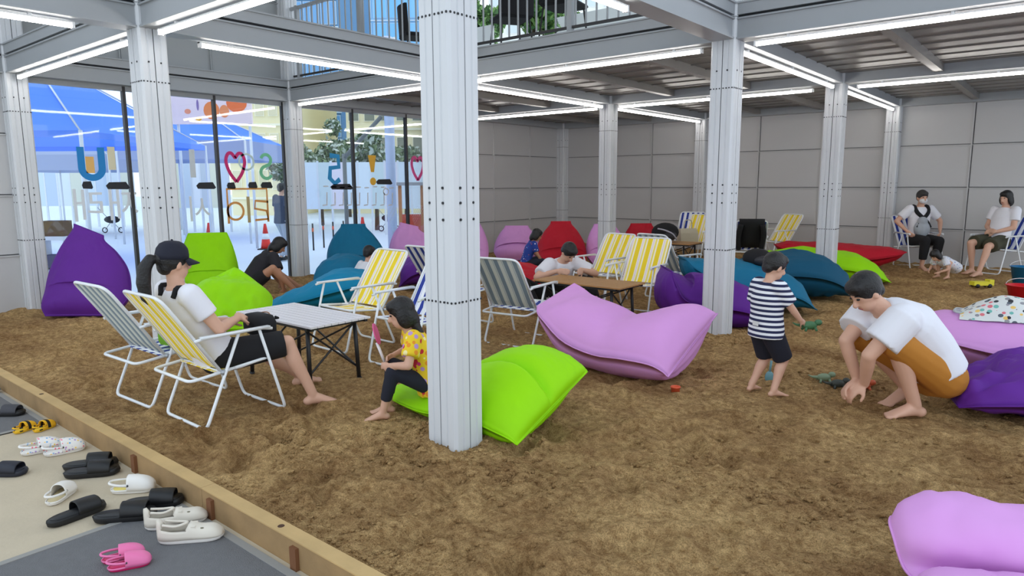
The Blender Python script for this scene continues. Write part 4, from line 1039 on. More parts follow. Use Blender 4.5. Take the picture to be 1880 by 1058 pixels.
# 3 person in black sitting on the sand by the lime bags
t, J = person('person in a black top bending over the sand between lime beanbags', (-8.80, 5.02), PI/2-.25, 1.66,
    dict(pelvis=(-.05, 0, .14), lean=30, lean2=48, head_pitch=40, wl=(.42, .16, .10), wr=(.34, -.22, .08), al=(.62, .10, .07), ar=(.46, -.30, .07), knee=[(.1, .2, 1), (.2, -.5, .9)], foot=[0, -15], elbow=[(-.2, .8, .2), (-.2, -.8, .2)], head_yaw=-15),
    top=dict(m=M_char, sleeve=.75, hem=.08, inflate=1.3), bottom=dict(m=M_blk, len=.7), hair='bob', skin=M_skin2, voxel=.011)
# 4 child in white behind the yellow chair
t, J = person('child in a white top on the sand behind the yellow chair', (_R*-2.03+_F0*9.16).xy, HA-.55, 1.15,
    dict(pelvis=(0, 0, .12), lean=18, lean2=24, head_pitch=15, wl=(.2, .14, .2), wr=(.2, -.14, .2), al=(.3, .1, .05), ar=(.3, -.1, .05), knee=[(.2, .3, 1), (.2, -.3, 1)]),
    top=dict(m=M_wt, sleeve=.7, hem=.08), bottom=dict(m=M_gry, len=.9), hair='short', headk=1.3, voxel=.012)
# 5 man at the brown table
t, J = person('person in a white shirt and black vest leaning over the brown table', (-4.86, 6.72), -.45, 1.70,
    dict(pelvis=(-.05, 0, .13), lean=22, lean2=36, head_pitch=50, wl=(.40, .14, .50), wr=(.36, -.16, .50), al=(.34, .40, .075), ar=(.34, -.40, .075), knee=[(.3, .9, .5), (.3, -.9, .5)], elbow=[(-.1, .9, -.3), (-.1, -.9, -.3)], head_yaw=10, hand=[(.8, -.5, 0), (.8, .5, 0)]),
    top=dict(m=M_wt, sleeve=.75, hem=.06, inflate=1.3), bottom=dict(m=M_blk, len=1.8), hair='short', voxel=.010, thick=1.05)
c = MB(); k = J['k']; ell_loft(c, [J['P'], J['waist'], J['chest'], J['nb']-J['up2']*.06], [V(0, 1, 0)]*4, [.19*k, .172*k, .178*k, .10*k], [.142*k, .130*k, .142*k, .085*k]); remeshed(c, 'vest', M_blk, t, .012, 2)
# 6 child in blue near the red bag
t, J = person('child in a blue top in front of the standing red beanbag', (-6.75, 8.55), HR+.2, 1.12,
    dict(pelvis=(0, 0, .26), lean=14, lean2=26, head_pitch=28, wl=(.26, .1, .3), wr=(.24, -.12, .28), al=(.18, .1, .055), ar=(.14, -.12, .055), knee=[(1, .3, .8), (1, -.3, .8)]),
    top=dict(m=spotted('blue_print_top', (32, 62, 150), [(60, 110, 200), (200, 90, 60), (230, 230, 240)], 26, .25), sleeve=.8, hem=.08), bottom=dict(m=M_nvy, len=1.4), hair='bob', headk=1.25, voxel=.012, skin=M_skin2)
# 7 toddler in the striped tee, standing with his back half turned
t, J = person('toddler in a navy striped tee and dark shorts standing on the sand', (-1.64, 4.82), HR+.42, 1.05,
    dict(pelvis=(0, 0, .478), lean=-1, lean2=3, head_pitch=22, head_yaw=-12, wl=(.06, .18, .44), wr=(.19, -.15, .52), elbow=[(-.6, .5, -.5), (-.8, -.5, -.4)], al=(-.03, .085, .048), ar=(.01, -.09, .048), knee=[(1, 0, .1), (1, 0, .1)], foot=[10, -14], hand=[(.3, 0, -1), (.9, .1, -.5)]),
    top=dict(m=M_strp, sleeve=.85, hem=.09, inflate=2.1, name='striped_tee', voxel=.008), bottom=dict(m=mat('dark_denim', (26, 28, 42), .9), len=.95, loose=.024, voxel=.008), hair='short', headk=1.36, voxel=.007, thick=1.12)
TODJ, TODT = J, t
MB().obox(J['P']+V(-.115, .01, .05), J['P']+V(-.115, -.04, .05), .006, .03).build('waist_patch', mat('white_patch', (222, 222, 222), .8), t)
# 8 man crouching in white tee and mustard shorts
cp = G(1655, 760)
t, J = person('person in a white tee and mustard shorts crouching over sand toys', (cp.x, cp.y+.10), HR+PI+.05, 1.84,
    dict(pelvis=(-.18, 0, .265), lean=28, lean2=58, head_pitch=40, wl=(.30, .02, .19), wr=(.31, -.05, .20), elbow=[(1, .5, .1), (1, .25, .0)], al=(.02, .13, .08), ar=(-.08, -.12, .12), knee=[(1, .15, .8), (1, -.25, .7)], foot=[0, 5], foot_pitch=[0, 16], hand=[(.7, -.2, -.6), (.8, .1, -.5)], head_yaw=8, palm=[(-.2, -.4, -.8), (-.2, .4, -.8)]),
    top=dict(m=M_wt, sleeve=.66, hem=-.02, inflate=2.6), bottom=dict(m=M_must, len=1.02, loose=.026), hair='short', voxel=.008, thick=1.08)
# 9 masked man with a baby carrier on a chair by the back wall
t, J = person('person in a mask with a baby carrier sitting by the back wall', (-2.08, 13.35), math.radians(-52), 1.70,
    dict(pelvis=(.0, 0, .50), lean=-4, lean2=4, head_pitch=10, wl=(.15, .275, .638), wr=(.15, -.275, .638), elbow=[(-.5, .8, -.2), (-.5, -.8, -.2)], al=(.34, .11, .08), ar=(.38, -.11, .08), knee=[(1, .05, .6), (1, -.05, .6)]),
    top=dict(m=M_wt, sleeve=.7, hem=.04), bottom=dict(m=M_blk, len=1.75), hair='short', mask=mat('mask_white', (228, 230, 234), .8), voxel=.011, hair_mat=mat('dark_grey_hair', (52, 50, 50), .6), z=.05)
k = J['k']; c = MB(); c.ball(J['waist']+V(.13, -.01, .0), (.10, .13, .15)); c.ball(J['waist']+V(.15, -.02, .13), (.075, .08, .075)); remeshed(c, 'carrier_pouch', mat('carrier_grey', (170, 176, 184), .9, noise_amt=.2, nscale=12), t, .012, 2)
c = MB()
for sg in (1, -1): c.tube([tuple(p) for p in crv([J['nb']+V(-.07, sg*.1, -.05), J['nb']+V(.0, sg*.105, .015), J['chest']+V(.10, sg*.09, .08), J['chest']+V(.15, -sg*.04, -.06), J['waist']+V(.16, -sg*.1, .02)], 14)], .032, 8)
c.build('carrier_strap', M_blk, t, True)
# 10 small child bending in a pale dress
p = G(1722, 517)
t, J = person('small child in a pale floral dress squatting before the masked man', (p.x+.1, p.y+.05), HR+PI+.3, .95,
    dict(pelvis=(-.1, 0, .18), lean=62, lean2=72, head_pitch=45, wl=(.26, .1, .12), wr=(.24, -.1, .12), al=(.08, .09, .05), ar=(.06, -.09, .05), knee=[(1, .2, .8), (1, -.2, .8)]),
    top=dict(m=M_flor, sleeve=.6, hem=.14, inflate=2.2, name='dress'), bottom=dict(m=M_gry, len=.5), hair='bob', headk=1.3, voxel=.011, z=.05, long_dress=.5)
# 11 woman in olive shorts
t, J = person('person in a white tee and olive shorts sitting by the back wall', (-.95, 13.2), math.radians(-120), 1.66,
    dict(pelvis=(.03, 0, .525), lean=-20, lean2=-10, head_pitch=10, wl=(.16, .05, .66), wr=(.16, -.05, .68), elbow=[(-.4, .7, -.6), (-.4, -.7, -.6)], al=(.62, .18, .08), ar=(.42, -.08, .08), knee=[(.7, .15, .8), (.8, -.1, .7)], hand=[(.5, -.8, 0), (.5, .8, 0)]),
    top=dict(m=M_wt, sleeve=.6, hem=.04), bottom=dict(m=M_olive, len=.85, loose=.03), hair='bob', voxel=.010, z=.06)
# 12 passer-by outside
t, J = person('person in a navy shirt and pale trousers walking outside the glass', (-14.2, 8.9), HA-.5, 1.76,
    dict(pelvis=(0, 0, .94), lean=2, lean2=4, head_pitch=5, wl=(.10, .24, .82), wr=(-.02, -.24, .80), al=(.18, .09, .08), ar=(-.16, -.09, .10), knee=[(1, 0, .1), (1, 0, .1)]),
    top=dict(m=mat('navy_shirt', (44, 58, 84), .9), sleeve=.7, hem=.08), bottom=dict(m=mat('pale_trousers', (168, 176, 190), .9), len=1.95, loose=.01, name='trousers'), hair='short', voxel=.013, shoes=M_blk, group='people on the plaza', z=ZP-.13)
# ================================================================== small things in the sand pit
def blob(name, label, cat, loc, rz, mbs, group=None):
    t = thing(name, label, cat, loc, rz, group)
    for nm, mb, m, sm in mbs: mb.build(nm, m, t, sm)
    return t
def rest_z(x, y, z0=2.0):
    bpy.context.view_layer.update(); r = S.ray_cast(bpy.context.evaluated_depsgraph_get(), Vector((x, y, z0)), Vector((0, 0, -1))); return r[1].z if r[0] else 0.0
# handbag on the woman's lap
mb = MB().rings([[(.07*k*math.copysign(abs(math.cos(a))**.6, math.cos(a)), .14*k*math.copysign(abs(math.sin(a))**.6, math.sin(a)), z) for a in [q*2*PI/20 for q in range(20)]] for z, k in ((0, .8), (.02, 1), (.09, 1.02), (.13, .85), (.14, .5))]); hbm = MB().tube([tuple(p) for p in crv([(.06, -.1, .12), (.10, -.07, .10), (.11, .07, .08), (.06, .1, .12)], 14)], .007, 6)
zp = MB().tube([tuple(p) for p in crv([(.03, -.11, .12), (.06, 0, .14), (.03, .11, .12)], 10)], .004, 6)
blob('handbag', 'black handbag on the lap of the woman in the cap', 'bag', (-4.28, 2.47, .492), PI/2, [('bag_body', mb, M_blk, True), ('handle', hbm, M_blk, True), ('zip', zp, mat('leopard', (150, 100, 60), .7), True)])
# bag and cup on the faded chair seat beside her
mb = MB(); mb.box(-.09, .09, -.07, .07, 0, .17)
blob('shopping_bag', 'small lime and white bag on the faded blue chair', 'bag', (-4.98, 2.22, .37), PI/2+.2, [('bag_body', MB().rings([[(x*.1*k, y*.07*k, z) for x, y in ((-1, -1), (1, -1), (1, 1), (-1, 1))] for z, k in ((0, .9), (.03, 1), (.12, 1))]), mat('lime_pouch', (150, 214, 40), .6), False), ('bag_top', MB().rings([[(x*.1*k, y*.07*k, z) for x, y in ((-1, -1), (1, -1), (1, 1), (-1, 1))] for z, k in ((.12, 1.01), (.17, .98), (.20, .8))]), mat('white_pouch', (232, 236, 232), .6), False)])
# things on the far table and chair
bp = MB(); bp.ball((0, 0, .17), (.24, .16, .17), nu=18, nv=10)
blob('backpack', 'black backpack lying on the low table by the back wall', 'bag', (-5.55, 10.95, .48), HR, [('bag_body', bp, M_blk, True), ('front_pocket', MB().ball((.05, -.12, .12), (.13, .07, .09), nu=14, nv=8), mat('black_nylon', (38, 38, 44), .5), True), ('strap', MB().tube([tuple(p) for p in crv([(-.15, -.1, .24), (-.05, -.19, .22), (.08, -.2, .16), (.16, -.15, .07)], 12)], .014, 6), mat('grey_strap2', (170, 170, 184), .7), True)])
tb = MB(); tb.rings([[(x*.17*k, y*.06*k2, z) for x, y in ((-1, -1), (0, -1.3), (1, -1), (1, 1), (0, 1.3), (-1, 1))] for z, k, k2 in ((0, .8, 1), (.06, 1, 1.5), (.22, 1.02, 1.2), (.30, .95, .5))])
blob('tote_bag', 'beige tote bag standing on the yellow chair by the back wall', 'bag', (-5.55, 11.85, .37), HR+.2, [('bag_body', tb, mat('beige_canvas', (190, 182, 160), .9), False), ('handle', MB().tube([tuple(p) for p in crv([(-.08, 0, .29), (-.06, 0, .44), (.06, 0, .44), (.08, 0, .29)], 12)], .009, 6), mat('beige_canvas', (190, 182, 160), .9), True)])
_L = lambda q, o: (-.105-.325*q+.83*o, .375+.48*q+.56*o)
jk = strip([_L(.5, .022), _L(.8, .022), _L(1.0, .028), _L(1.055, .012), _L(1.055, -.012), _L(1.0, -.03), _L(.7, -.034), _L(.4, -.04), _L(.12, -.05)], .2, .022)
_jc = [o for o in bpy.data.objects if o.get('label') == 'beach chair with a black jacket hung over its back'][0]
sl = MB()
for sg in (-1, 1): sl.tube([tuple(p) for p in crv([(*_L(.95, -.05)[:1], sg*.17, _L(.95, -.05)[1]), (_L(.6, -.09)[0], sg*.2, _L(.6, -.09)[1]), (_L(.15, -.13)[0], sg*.18, _L(.15, -.13)[1])], 10)], [.045]*6+[.04]*5, 8)
blob('jacket', 'black jacket hung over a beach chair back', 'jacket', tuple(_jc.location), _jc.rotation_euler[2], [('jacket_body', jk, M_blk, True), ('sleeve', sl, M_blk, True)])
# dark hair-like bundle and white towel on the teal bag
blob('backpack', 'black backpack resting on the teal beanbag behind the toddler', 'bag', (-2.86, 7.98, rest_z(-2.86, 7.98)+.035), HR, [('bag_body', MB().ball((0, 0, .05), (.17, .12, .11), nu=16, nv=9), M_blk, True), ('front_pocket', MB().ball((.02, -.09, .03), (.1, .05, .06), nu=12, nv=7), mat('black_nylon', (38, 38, 44), .5), True)])
# printed blanket bag on the right
pm = spotted('printed_sheet', (224, 228, 226), [(50, 52, 58), (120, 190, 180), (226, 120, 130), (240, 200, 110), (150, 150, 156), (90, 100, 110)], 22, .38)
vs = []; fs = []; nn = 12; lo_ = []
_bx, _by, _ba = -.36, 6.52, HR-.6; _z0 = rest_z(_bx, _by)
for i in range(nn+1):          # cloth bag draped over the curve of the pink beanbag
    for k in range(nn+1):
        u, v = i/nn-.5, k/nn-.5; x, y = u*.62, v*.5
        h = max(rest_z(_bx+x*math.cos(_ba)-y*math.sin(_ba), _by+x*math.sin(_ba)+y*math.cos(_ba)), _z0-.22)-_z0
        lo_.append(Vector((x, y, h-.012))); vs.append(Vector((x, y, h+.012+.13*math.cos(u*PI)*math.cos(v*PI)+.012*noise.noise(Vector((u*6, v*6, 2))))))
for i in range(nn):
    for k in range(nn): a = i*(nn+1)+k; fs.append((a, a+nn+1, a+nn+2, a+1))
top = MB(); top.add(vs, fs); bt = MB(); bt.add(lo_, [f[::-1] for f in fs])
t = thing('printed_bag', 'white shopping bag with small dark prints lying on the pink beanbag', 'bag', (_bx, _by, _z0), _ba)
o = top.build('front_face', pm, t, True); o = bt.build('rear_face', pm, t, True)
for sg in (-1, 1): MB().tube([tuple(p) for p in crv([(-.28, sg*.12, lo_[6].z+.02), (-.34, sg*.1, lo_[6].z+.025), (-.35, -sg*.02, lo_[6].z+.02), (-.29, -sg*.05, lo_[6].z+.02)], 12)], .008, 6).build('handle', mat('bag_handle', (190, 196, 198), .7), t, True)
# buckets, toys
def bucket(px, py, rgb, label, r=.11, hgt=.2):
    p = G(px, py); t = thing('sand_bucket', label, 'bucket', (p.x, p.y, sand_z(p.x, p.y)), 0, 'sand toys')
    MB().lathe([(r*.72, 0), (r*.98, hgt*.97), (r*1.08, hgt*.97), (r*1.08, hgt), (r*.93, hgt), (r*.68, .02)], n=24).build('bucket_body', mat('bk%d%d%d' % rgb, rgb, .4), t, True)
    MB().tube([(r*math.cos(a), .0, hgt+r*.5*math.sin(a)) for a in [PI*q/14 for q in range(15)]], .005, 6).build('handle', M_white, t, True)
bucket(1874, 552, (214, 24, 40), 'red sand bucket at the foot of the olive shorts woman', .17, .2)
bucket(1876, 528, (26, 110, 160), 'blue sand bucket behind the red bucket', .16, .24)
p = G(1800, 532)
blob('toy_truck', 'yellow plastic toy truck on the sand', 'toy', (p.x, p.y, sand_z(p.x, p.y)), HR, [('truck_bed', MB().box(-.13, .08, -.055, .055, .03, .085), mat('toy_yellow', (232, 222, 60), .4), False), ('cab', MB().box(.085, .15, -.05, .05, .03, .11), mat('toy_yellow', (232, 222, 60), .4), False)]+[('wheel', MB().tube([(x, y-.012, .025), (x, y+.012, .025)], .028, 12), M_black, True) for x in (-.08, .09) for y in (-.05, .05)])
p = G(1240, 717)
blob('toy_cup', 'small orange cup poking out under the pink beanbag', 'toy', (p.x, p.y, sand_z(p.x, p.y)), 0, [('cup_body', MB().lathe([(.028, -.01), (.034, .045), (.037, .045), (.037, .05), (.031, .05), (.026, 0)], n=18), mat('toy_orange', (238, 104, 66), .4), True)], 'sand toys')
p = G(1518, 702)
def claw(nm, label, px, py, rgb, z=None, group='sand toys'):
    p = G(px, py); t = thing('toy_figure', label, 'toy', (p.x, p.y, sand_z(p.x, p.y) if z is None else z), HR, group); m_ = mat('toy%d%d%d' % rgb, rgb, .5)
    mb = MB(); mb.ball((0, 0, .03), (.055, .03, .03), nu=12, nv=8); mb.build('toy_body', m_, t, True)
    MB().ball((.06, 0, .05), (.028, .022, .022), nu=10, nv=7).build('toy_head', m_, t, True)
    for x in (-.03, .03):
        for y in (-.02, .02): MB().tube([(x, y, .02), (x*1.3, y*1.6, -.005)], .009, 6).build('toy_leg', m_, t, True)
    MB().tube([tuple(q) for q in crv([(-.05, 0, .03), (-.09, 0, .035), (-.12, 0, .05)], 8)], [.014-.0013*q for q in range(9)], 6).build('toy_tail', m_, t, True)
claw('a', 'pale green toy dinosaur on the sand before the crouching man', 1512, 702, (130, 150, 120))
claw('b', 'orange toy dinosaur under the hands of the crouching man', 1585, 716, (206, 96, 60))
claw('c', 'dark toy dinosaur lying beside the pale green one', 1538, 712, (60, 66, 60))
# things held by the toddler
claw('d', 'green toy in the hand of the toddler', 1462, 640, (70, 120, 80), z=.40)
bpy.data.objects[-1] if False else None
t = [o for o in bpy.data.objects if o.get('label') == 'green toy in the hand of the toddler'][0]; bpy.context.view_layer.update(); el_, w_ = TODJ['arms'][1][1:]; pt = TODT.matrix_world @ (w_+Vector((.09, .0, -.075))); t.location = pt
blob('sand_scoop', 'clear blue plastic scoop stuck in the sand behind the toddler', 'toy', (*G(1412, 700).xy, 0), HR, [('scoop_blade', MB().ball((0, 0, .03), (.035, .02, .05), nu=12, nv=8), mat('pale_blue_plastic', (110, 160, 170), .3), True), ('handle', MB().tube([(0, 0, .06), (.01, 0, .16)], .009, 8), mat('pale_blue_plastic', (110, 160, 170), .3), True)])
# hollow dug in the sand: a dark plastic lid half buried near the pink bag
# white paper fan by the girl
p = G(690, 740)
t = thing('toy_fan', 'pink and white hand fan held beside the girl', 'fan', GIRLT.location, HR+PI)
bpy.context.view_layer.update(); el_, w_ = GIRLJ['arms'][1][1:]; t.location = GIRLT.matrix_world @ (w_+Vector((.05, .0, -.05)))
MB().tube([(0, 0, 0), (.05, 0, .14)], .010, 8).build('handle', mat('fan_white', (236, 232, 236), .5), t, True)
MB().rings([[(.05+.012*sg+.055*math.cos(a)*.35, .06*math.sin(a), .2+.07*math.cos(a)) for a in [q*2*PI/18 for q in range(18)]] for sg in (-.3, .3)]).build('blade', mat('fan_pink', (226, 90, 150), .5), t)
# ================================================================== upper storey
def upper_chair(x, y, deg, label):
    t = thing('upper_chair', label, 'chair', (x, y, 3.12), math.radians(deg), 'black chairs on the upper storey')
    MB().rings([[(x_*k, y_*k, z) for x_, y_ in ((-.22, -.22), (.22, -.22), (.24, 0), (.22, .22), (-.22, .22))] for z, k in ((.42, .9), (.45, 1), (.47, .96))]).build('seat', M_blk, t)
    MB().rings([[(-.22-.02*abs(q-4)/4*0-.05*(z-.45)+.05*((q-4)/4)**2, (q-4)/4*.23, z) for q in range(9)]+[(-.25-.05*(z-.45)+.05*((q-4)/4)**2, (q-4)/4*.23, z) for q in range(8, -1, -1)] for z in (.45, .6, .75, .84)]).build('backrest', M_blk, t)
    for a in (-1, 1):
        for b in (-1, 1): MB().tube([(a*.17, b*.18, .43), (a*.23, b*.22, 0)], .012, 6).build('leg', M_black, t)
_p = G(938, 34, 3.57); upper_chair(_p.x, _p.y, 150, 'black chair behind the railing nearest the thick column')
_p = G(1035, 10, 3.57); upper_chair(_p.x, _p.y, 100, 'black chair behind the railing beside the potted shrub')
_p = G(742, 62, 3.57); upper_chair(_p.x, max(_p.y, 7.0), 60, 'black chair behind the railing towards the glass side')
M_wsofa = mat('white_bench', (222, 224, 222), .6)
for (x, y, l) in ((-5.6, 8.6, 'white bench on the upper storey behind the black chairs'), (-8.2, 8.3, 'white bench on the upper storey at the glass side')):
    t = thing('bench', l, 'bench', (x, y, 3.12)); MB().box(-.8, .8, -.25, .25, .36, .44).build('seat', M_wsofa, t); MB().box(-.8, .8, .2, .28, .44, .85).build('backrest', M_wsofa, t)
    for a in (-.7, .7): MB().box(a-.03, a+.03, -.22, .22, 0, .36).build('leg', M_wsofa, t)
def leafy(name, label, cat, loc, R, n, cols, trunk, seed, pot=None, rz=1.0, leaf=.05, group=None):
    rs = np.random.RandomState(seed); t = thing(name, label, cat, loc, 0, group)
    th_ = trunk
    if pot: MB().lathe([(.14, 0), (.19, .34), (.21, .34), (.21, .37), (.17, .37), (.16, .3)], n=18).build('pot', pot, t, True)
    mbt = MB(); mbt.tube([(0, 0, 0), (.02*R, 0, th_*.6), (0, .02*R, th_+R*.3)], [R*.07+.01, R*.05+.008, R*.03+.004], 8)
    for q in range(6):
        a = q*PI/3; mbt.tube([(0, 0, th_*.8), (R*.4*math.cos(a), R*.4*math.sin(a), th_+R*.5*rz)], [R*.03+.004, R*.01+.003], 6)
    mbt.build('trunk', mat('bark', (84, 70, 56), .9), t)
    cl = [(rs.normal(size=3)*np.array((.42, .42, .36*rz))*R, rs.uniform(.25, .45)*R) for _ in range(14)]
    for ci, col in enumerate(cols):
        V_ = np.empty((n*4, 3)); 
        for q in range(n):
            c, r = cl[rs.randint(len(cl))]; d = rs.normal(size=3); d /= np.linalg.norm(d); p = c+d*r*rs.uniform(.6, 1.05)+np.array((0, 0, th_+R*.75*rz))
            u = rs.normal(size=3); u /= np.linalg.norm(u); v = np.cross(u, d+rs.normal(size=3)*.5); v /= max(1e-6, np.linalg.norm(v)); L = leaf*rs.uniform(.7, 1.4)
            V_[q*4:q*4+4] = [p-u*L, p+v*L*.5, p+u*L, p-v*L*.5]
        mb = MB(); mb.add(V_.tolist(), [(4*q, 4*q+1, 4*q+2, 4*q+3) for q in range(n)])
        o = mb.build('foliage', mat('leaf%d%d%d' % col, col, .6), t); o['kind'] = 'stuff'
    return t
leafy('potted_shrub', 'green shrub in a white pot behind the upper railing', 'plant', (-3.55, 7.35, 3.12), .30, 500, [(58, 110, 52), (104, 150, 70)], .5, 4, M_wsofa, group='plants on the upper storey')
leafy('potted_shrub', 'small green shrub in a pot beside the black chair upstairs', 'plant', (-6.1, 7.9, 3.12), .32, 400, [(70, 120, 60), (120, 160, 84)], .5, 5, M_wsofa, group='plants on the upper storey')

# ================================================================== the plaza outside
ZO = ZP-.13
def canvas(name, rgb):
    m = bpy.data.materials.new(name); m.use_nodes = True; n = m.node_tree.nodes; l = m.node_tree.links
    b = n['Principled BSDF']; b.inputs['Base Color'].default_value = (*lin(rgb), 1); b.inputs['Roughness'].default_value = .7
    t = n.new('ShaderNodeBsdfTranslucent'); t.inputs[0].default_value = (*lin(rgb), 1); x = n.new('ShaderNodeMixShader'); x.inputs[0].default_value = .55
    o = [q for q in n if q.type == 'OUTPUT_MATERIAL'][0]; l.new(b.outputs[0], x.inputs[1]); l.new(t.outputs[0], x.inputs[2]); l.new(x.outputs[0], o.inputs[0]); MATS[name] = m; return m
M_blue = canvas('blue_canvas', (138, 188, 252)); M_lil = canvas('lilac_canvas', (196, 206, 228)); M_pole = mat('tent_pole', (220, 224, 230), .4)
def tent(label, c, half, eave, apex, m_top, m_val, val=.3, rz=.0):
    t = thing('canopy_tent', label, 'tent', (c[0], c[1], ZO), rz, 'canopy tents on the plaza')
    k = [(-half, -half), (half, -half), (half, half), (-half, half)]
    for q in range(4):
        a, b = k[q], k[(q+1) % 4]; n = 8; rows = []
        for i in range(n+1):
            f = i/n; sag = -.25*math.sin(f*PI)*half*.12
            rows.append([(a[0]*(1-f), a[1]*(1-f), eave+(apex-eave)*f+sag), (b[0]*(1-f), b[1]*(1-f), eave+(apex-eave)*f+sag)])
        mb = MB(); vs = [p for r in rows for p in r]; mb.add(vs, [(2*i, 2*i+1, 2*i+3, 2*i+2) for i in range(n)])
        o = mb.build('roof_panel', m_top, t); sd = o.modifiers.new('t', 'SOLIDIFY'); sd.thickness = .01; baked(o)
        v = MB().obox((*a, eave-val/2), (*b, eave-val/2), .012, val); v.build('valance', m_val, t)
        MB().tube([(*a, 0), (*a, eave)], .035, 8).build('pole', M_pole, t, True)
        MB().tube([(*a, eave-.02), (0, 0, apex-.05)], .02, 6).build('rafter', M_pole, t, True)
    return t
p = PD(70, 300, 15.5); tent('large bright blue canopy tent on the plaza', (p.x, p.y), 2.6, 2.75, 4.7, M_blue, M_blue, .12, TH)
p = PD(150, 300, 25); tent('pale lilac canopy tent behind the blue one', (p.x, p.y), 2.3, 2.75, 3.65, M_lil, M_lil, .5, TH)
p = PD(385, 300, 22.5); tent('blue canopy tent with a pale valance beside the poster', (p.x, p.y), 1.9, 3.05, 4.1, M_blue, M_lil, .55, TH)
# display panels behind the tents
def panel_screen(px0, px1, D, z0, z1, label, rgb, n):
    a = PD(px0, 340, D); b = PD(px1, 340, D); L = (b.xy-a.xy).length; t = thing('display_screen', label, 'screen', (a.x, a.y, ZO), math.atan2(b.y-a.y, b.x-a.x), 'display screens on the plaza')
    for q in range(n): MB().box(q*L/n+.03, (q+1)*L/n-.03, -.03, .03, z0, z1).build('panel', mat('scr%d%d%d' % rgb[q % len(rgb)], rgb[q % len(rgb)], .7), t)
    for q in range(n+1): MB().box(q*L/n-.03, q*L/n+.03, -.04, .04, 0, z1+.05).build('post', M_pole, t)
panel_screen(60, 245, 29.5, .9, 3.0, 'long row of pale booth panels under the tents', [(208, 222, 236), (190, 206, 226), (220, 228, 236), (214, 216, 200)], 8)
panel_screen(318, 420, 26, .9, 2.9, 'row of cream and white booth panels beside the poster', [(240, 236, 206), (214, 224, 234), (236, 238, 240), (198, 206, 214)], 6)
panel_screen(560, 780, 24, .9, 2.5, 'row of pale booth panels across the plaza', [(222, 232, 240), (206, 220, 222), (230, 222, 232), (214, 226, 236)], 9)
# dark crate stall
p = PD(100, 400, 14.5); t = thing('market_stall', 'low wooden stall with brown crates under the blue tent', 'stall', (p.x, p.y, ZO), TH)
MB().box(-.28, .28, -.2, .2, .62, .70).build('table_top', mat('stall_white', (226, 226, 226), .6), t); MB().box(-.26, .26, -.18, .18, .05, .3).build('lower_crate', mat('stall_dark', (92, 88, 106), .8), t); MB().box(-.2, .26, -.15, .15, .70, 1.02).build('upper_crate', mat('stall_brown', (108, 82, 52), .8), t)
for a in (-.26, .26): MB().box(a-.015, a+.015, -.18, .18, 0, .62).build('leg', M_pole, t)
# scooters / strollers: dark low shapes
def stroller(px, py, label):
    p = G(px, py, ZO); t = thing('stroller', label, 'stroller', (p.x, p.y, ZO), TH, 'strollers on the plaza')
    for x in (-.3, .3): wheel_mesh(.09, .02, 16).build('wheel', M_black, t, True, loc=(x, 0, 0))
    mb = MB()
    for (a, b) in (((-.3, 0, .1), (.1, 0, .6)), ((.3, 0, .1), (-.1, 0, .55)), ((-.1, 0, .5), (-.5, 0, .95))): mb.tube([a, b], .012, 6)
    mb.build('frame', mat('stroller_frame', (150, 154, 160), .4), t); MB().ball((.0, 0, .5), (.28, .2, .14), nu=14, nv=8).build('seat', M_blk, t, True)
stroller(208, 428, 'black stroller parked on the plaza behind the purple beanbag'); stroller(715, 425, 'black stroller parked outside behind the pink beanbag')
# poster
a = PD(316, 195, 19); b = PD(462, 195, 19); t = thing('poster_board', 'large pale pink poster with orange shapes on posts', 'poster', (a.x, a.y, ZO), math.atan2(b.y-a.y, b.x-a.x)); L = (b.xy-a.xy).length
zt = PD(390, 150, 19).z-ZO; zb = PD(390, 228, 19).z-ZO
MB().box(0, L, -.04, .04, zb, zt).build('board', mat('poster_pink', (255, 228, 224), .6), t)
for x in (.1, L-.1): MB().tube([(x, .06, 0), (x, .06, zt)], .04, 8).build('post', M_pole, t, True)
for (x, z, w_, h_, c) in ((.5, .32, .2, .42, (255, 140, 70)), (.82, .5, .26, .46, (255, 120, 56)), (.66, .3, .12, .3, (255, 150, 90)), (.33, .12, .08, .1, (255, 180, 40)), (.33, .45, .03, .26, (150, 120, 170)), (.2, .3, .08, .12, (255, 160, 120))):
    MB().prism([(x*L+w_*L*.5*math.cos(q*PI/8), z*(zt-zb)+zb+h_*(zt-zb)*.5*math.sin(q*PI/8)) for q in range(16)], .041, .046).build('orange_shape', mat('ps%d%d%d' % c, c, .6), t)
for o in t.children:
    if o.name.startswith('orange_shape'): o.rotation_euler = (PI/2, 0, 0)
# traffic cones and bollards
def cone(px, py, label, h=.7):
    p = G(px, py, ZO); t = thing('traffic_cone', label, 'cone', (p.x, p.y, ZO), TH, 'traffic cones on the plaza')
    MB().box(-.18, .18, -.18, .18, 0, .03).build('base', M_black, t); R = mat('cone_red', (226, 44, 36), .5)
    MB().lathe([(.14, .03), (.10, h*.4)], n=18).build('cone_body', R, t, True); MB().lathe([(.10, h*.4), (.075, h*.62)], n=18).build('white_band', M_white, t, True); MB().lathe([(.075, h*.62), (.03, h), (.001, h)], n=18).build('cone_tip', R, t, True)
cone(386, 455, 'red traffic cone outside behind the lime beanbag'); cone(489, 458, 'red traffic cone outside beside the walking person'); cone(668, 470, 'tall red and white cone outside beside the teal beanbag', .95)
for k, (px, py) in enumerate(((595, 455), (613, 455), (632, 452), (576, 460))):
    p = G(px, py, ZO); t = thing('bollard', 'thin dark bollard with an orange band outside the glass', 'bollard', (p.x, p.y, ZO), 0, 'thin bollards outside')
    MB().tube([(0, 0, 0), (0, 0, .72)], .022, 8).build('pole', M_dark, t, True); MB().tube([(0, 0, .5), (0, 0, .6)], .028, 8).build('orange_band', mat('band_orange', (226, 110, 84), .5), t, True)
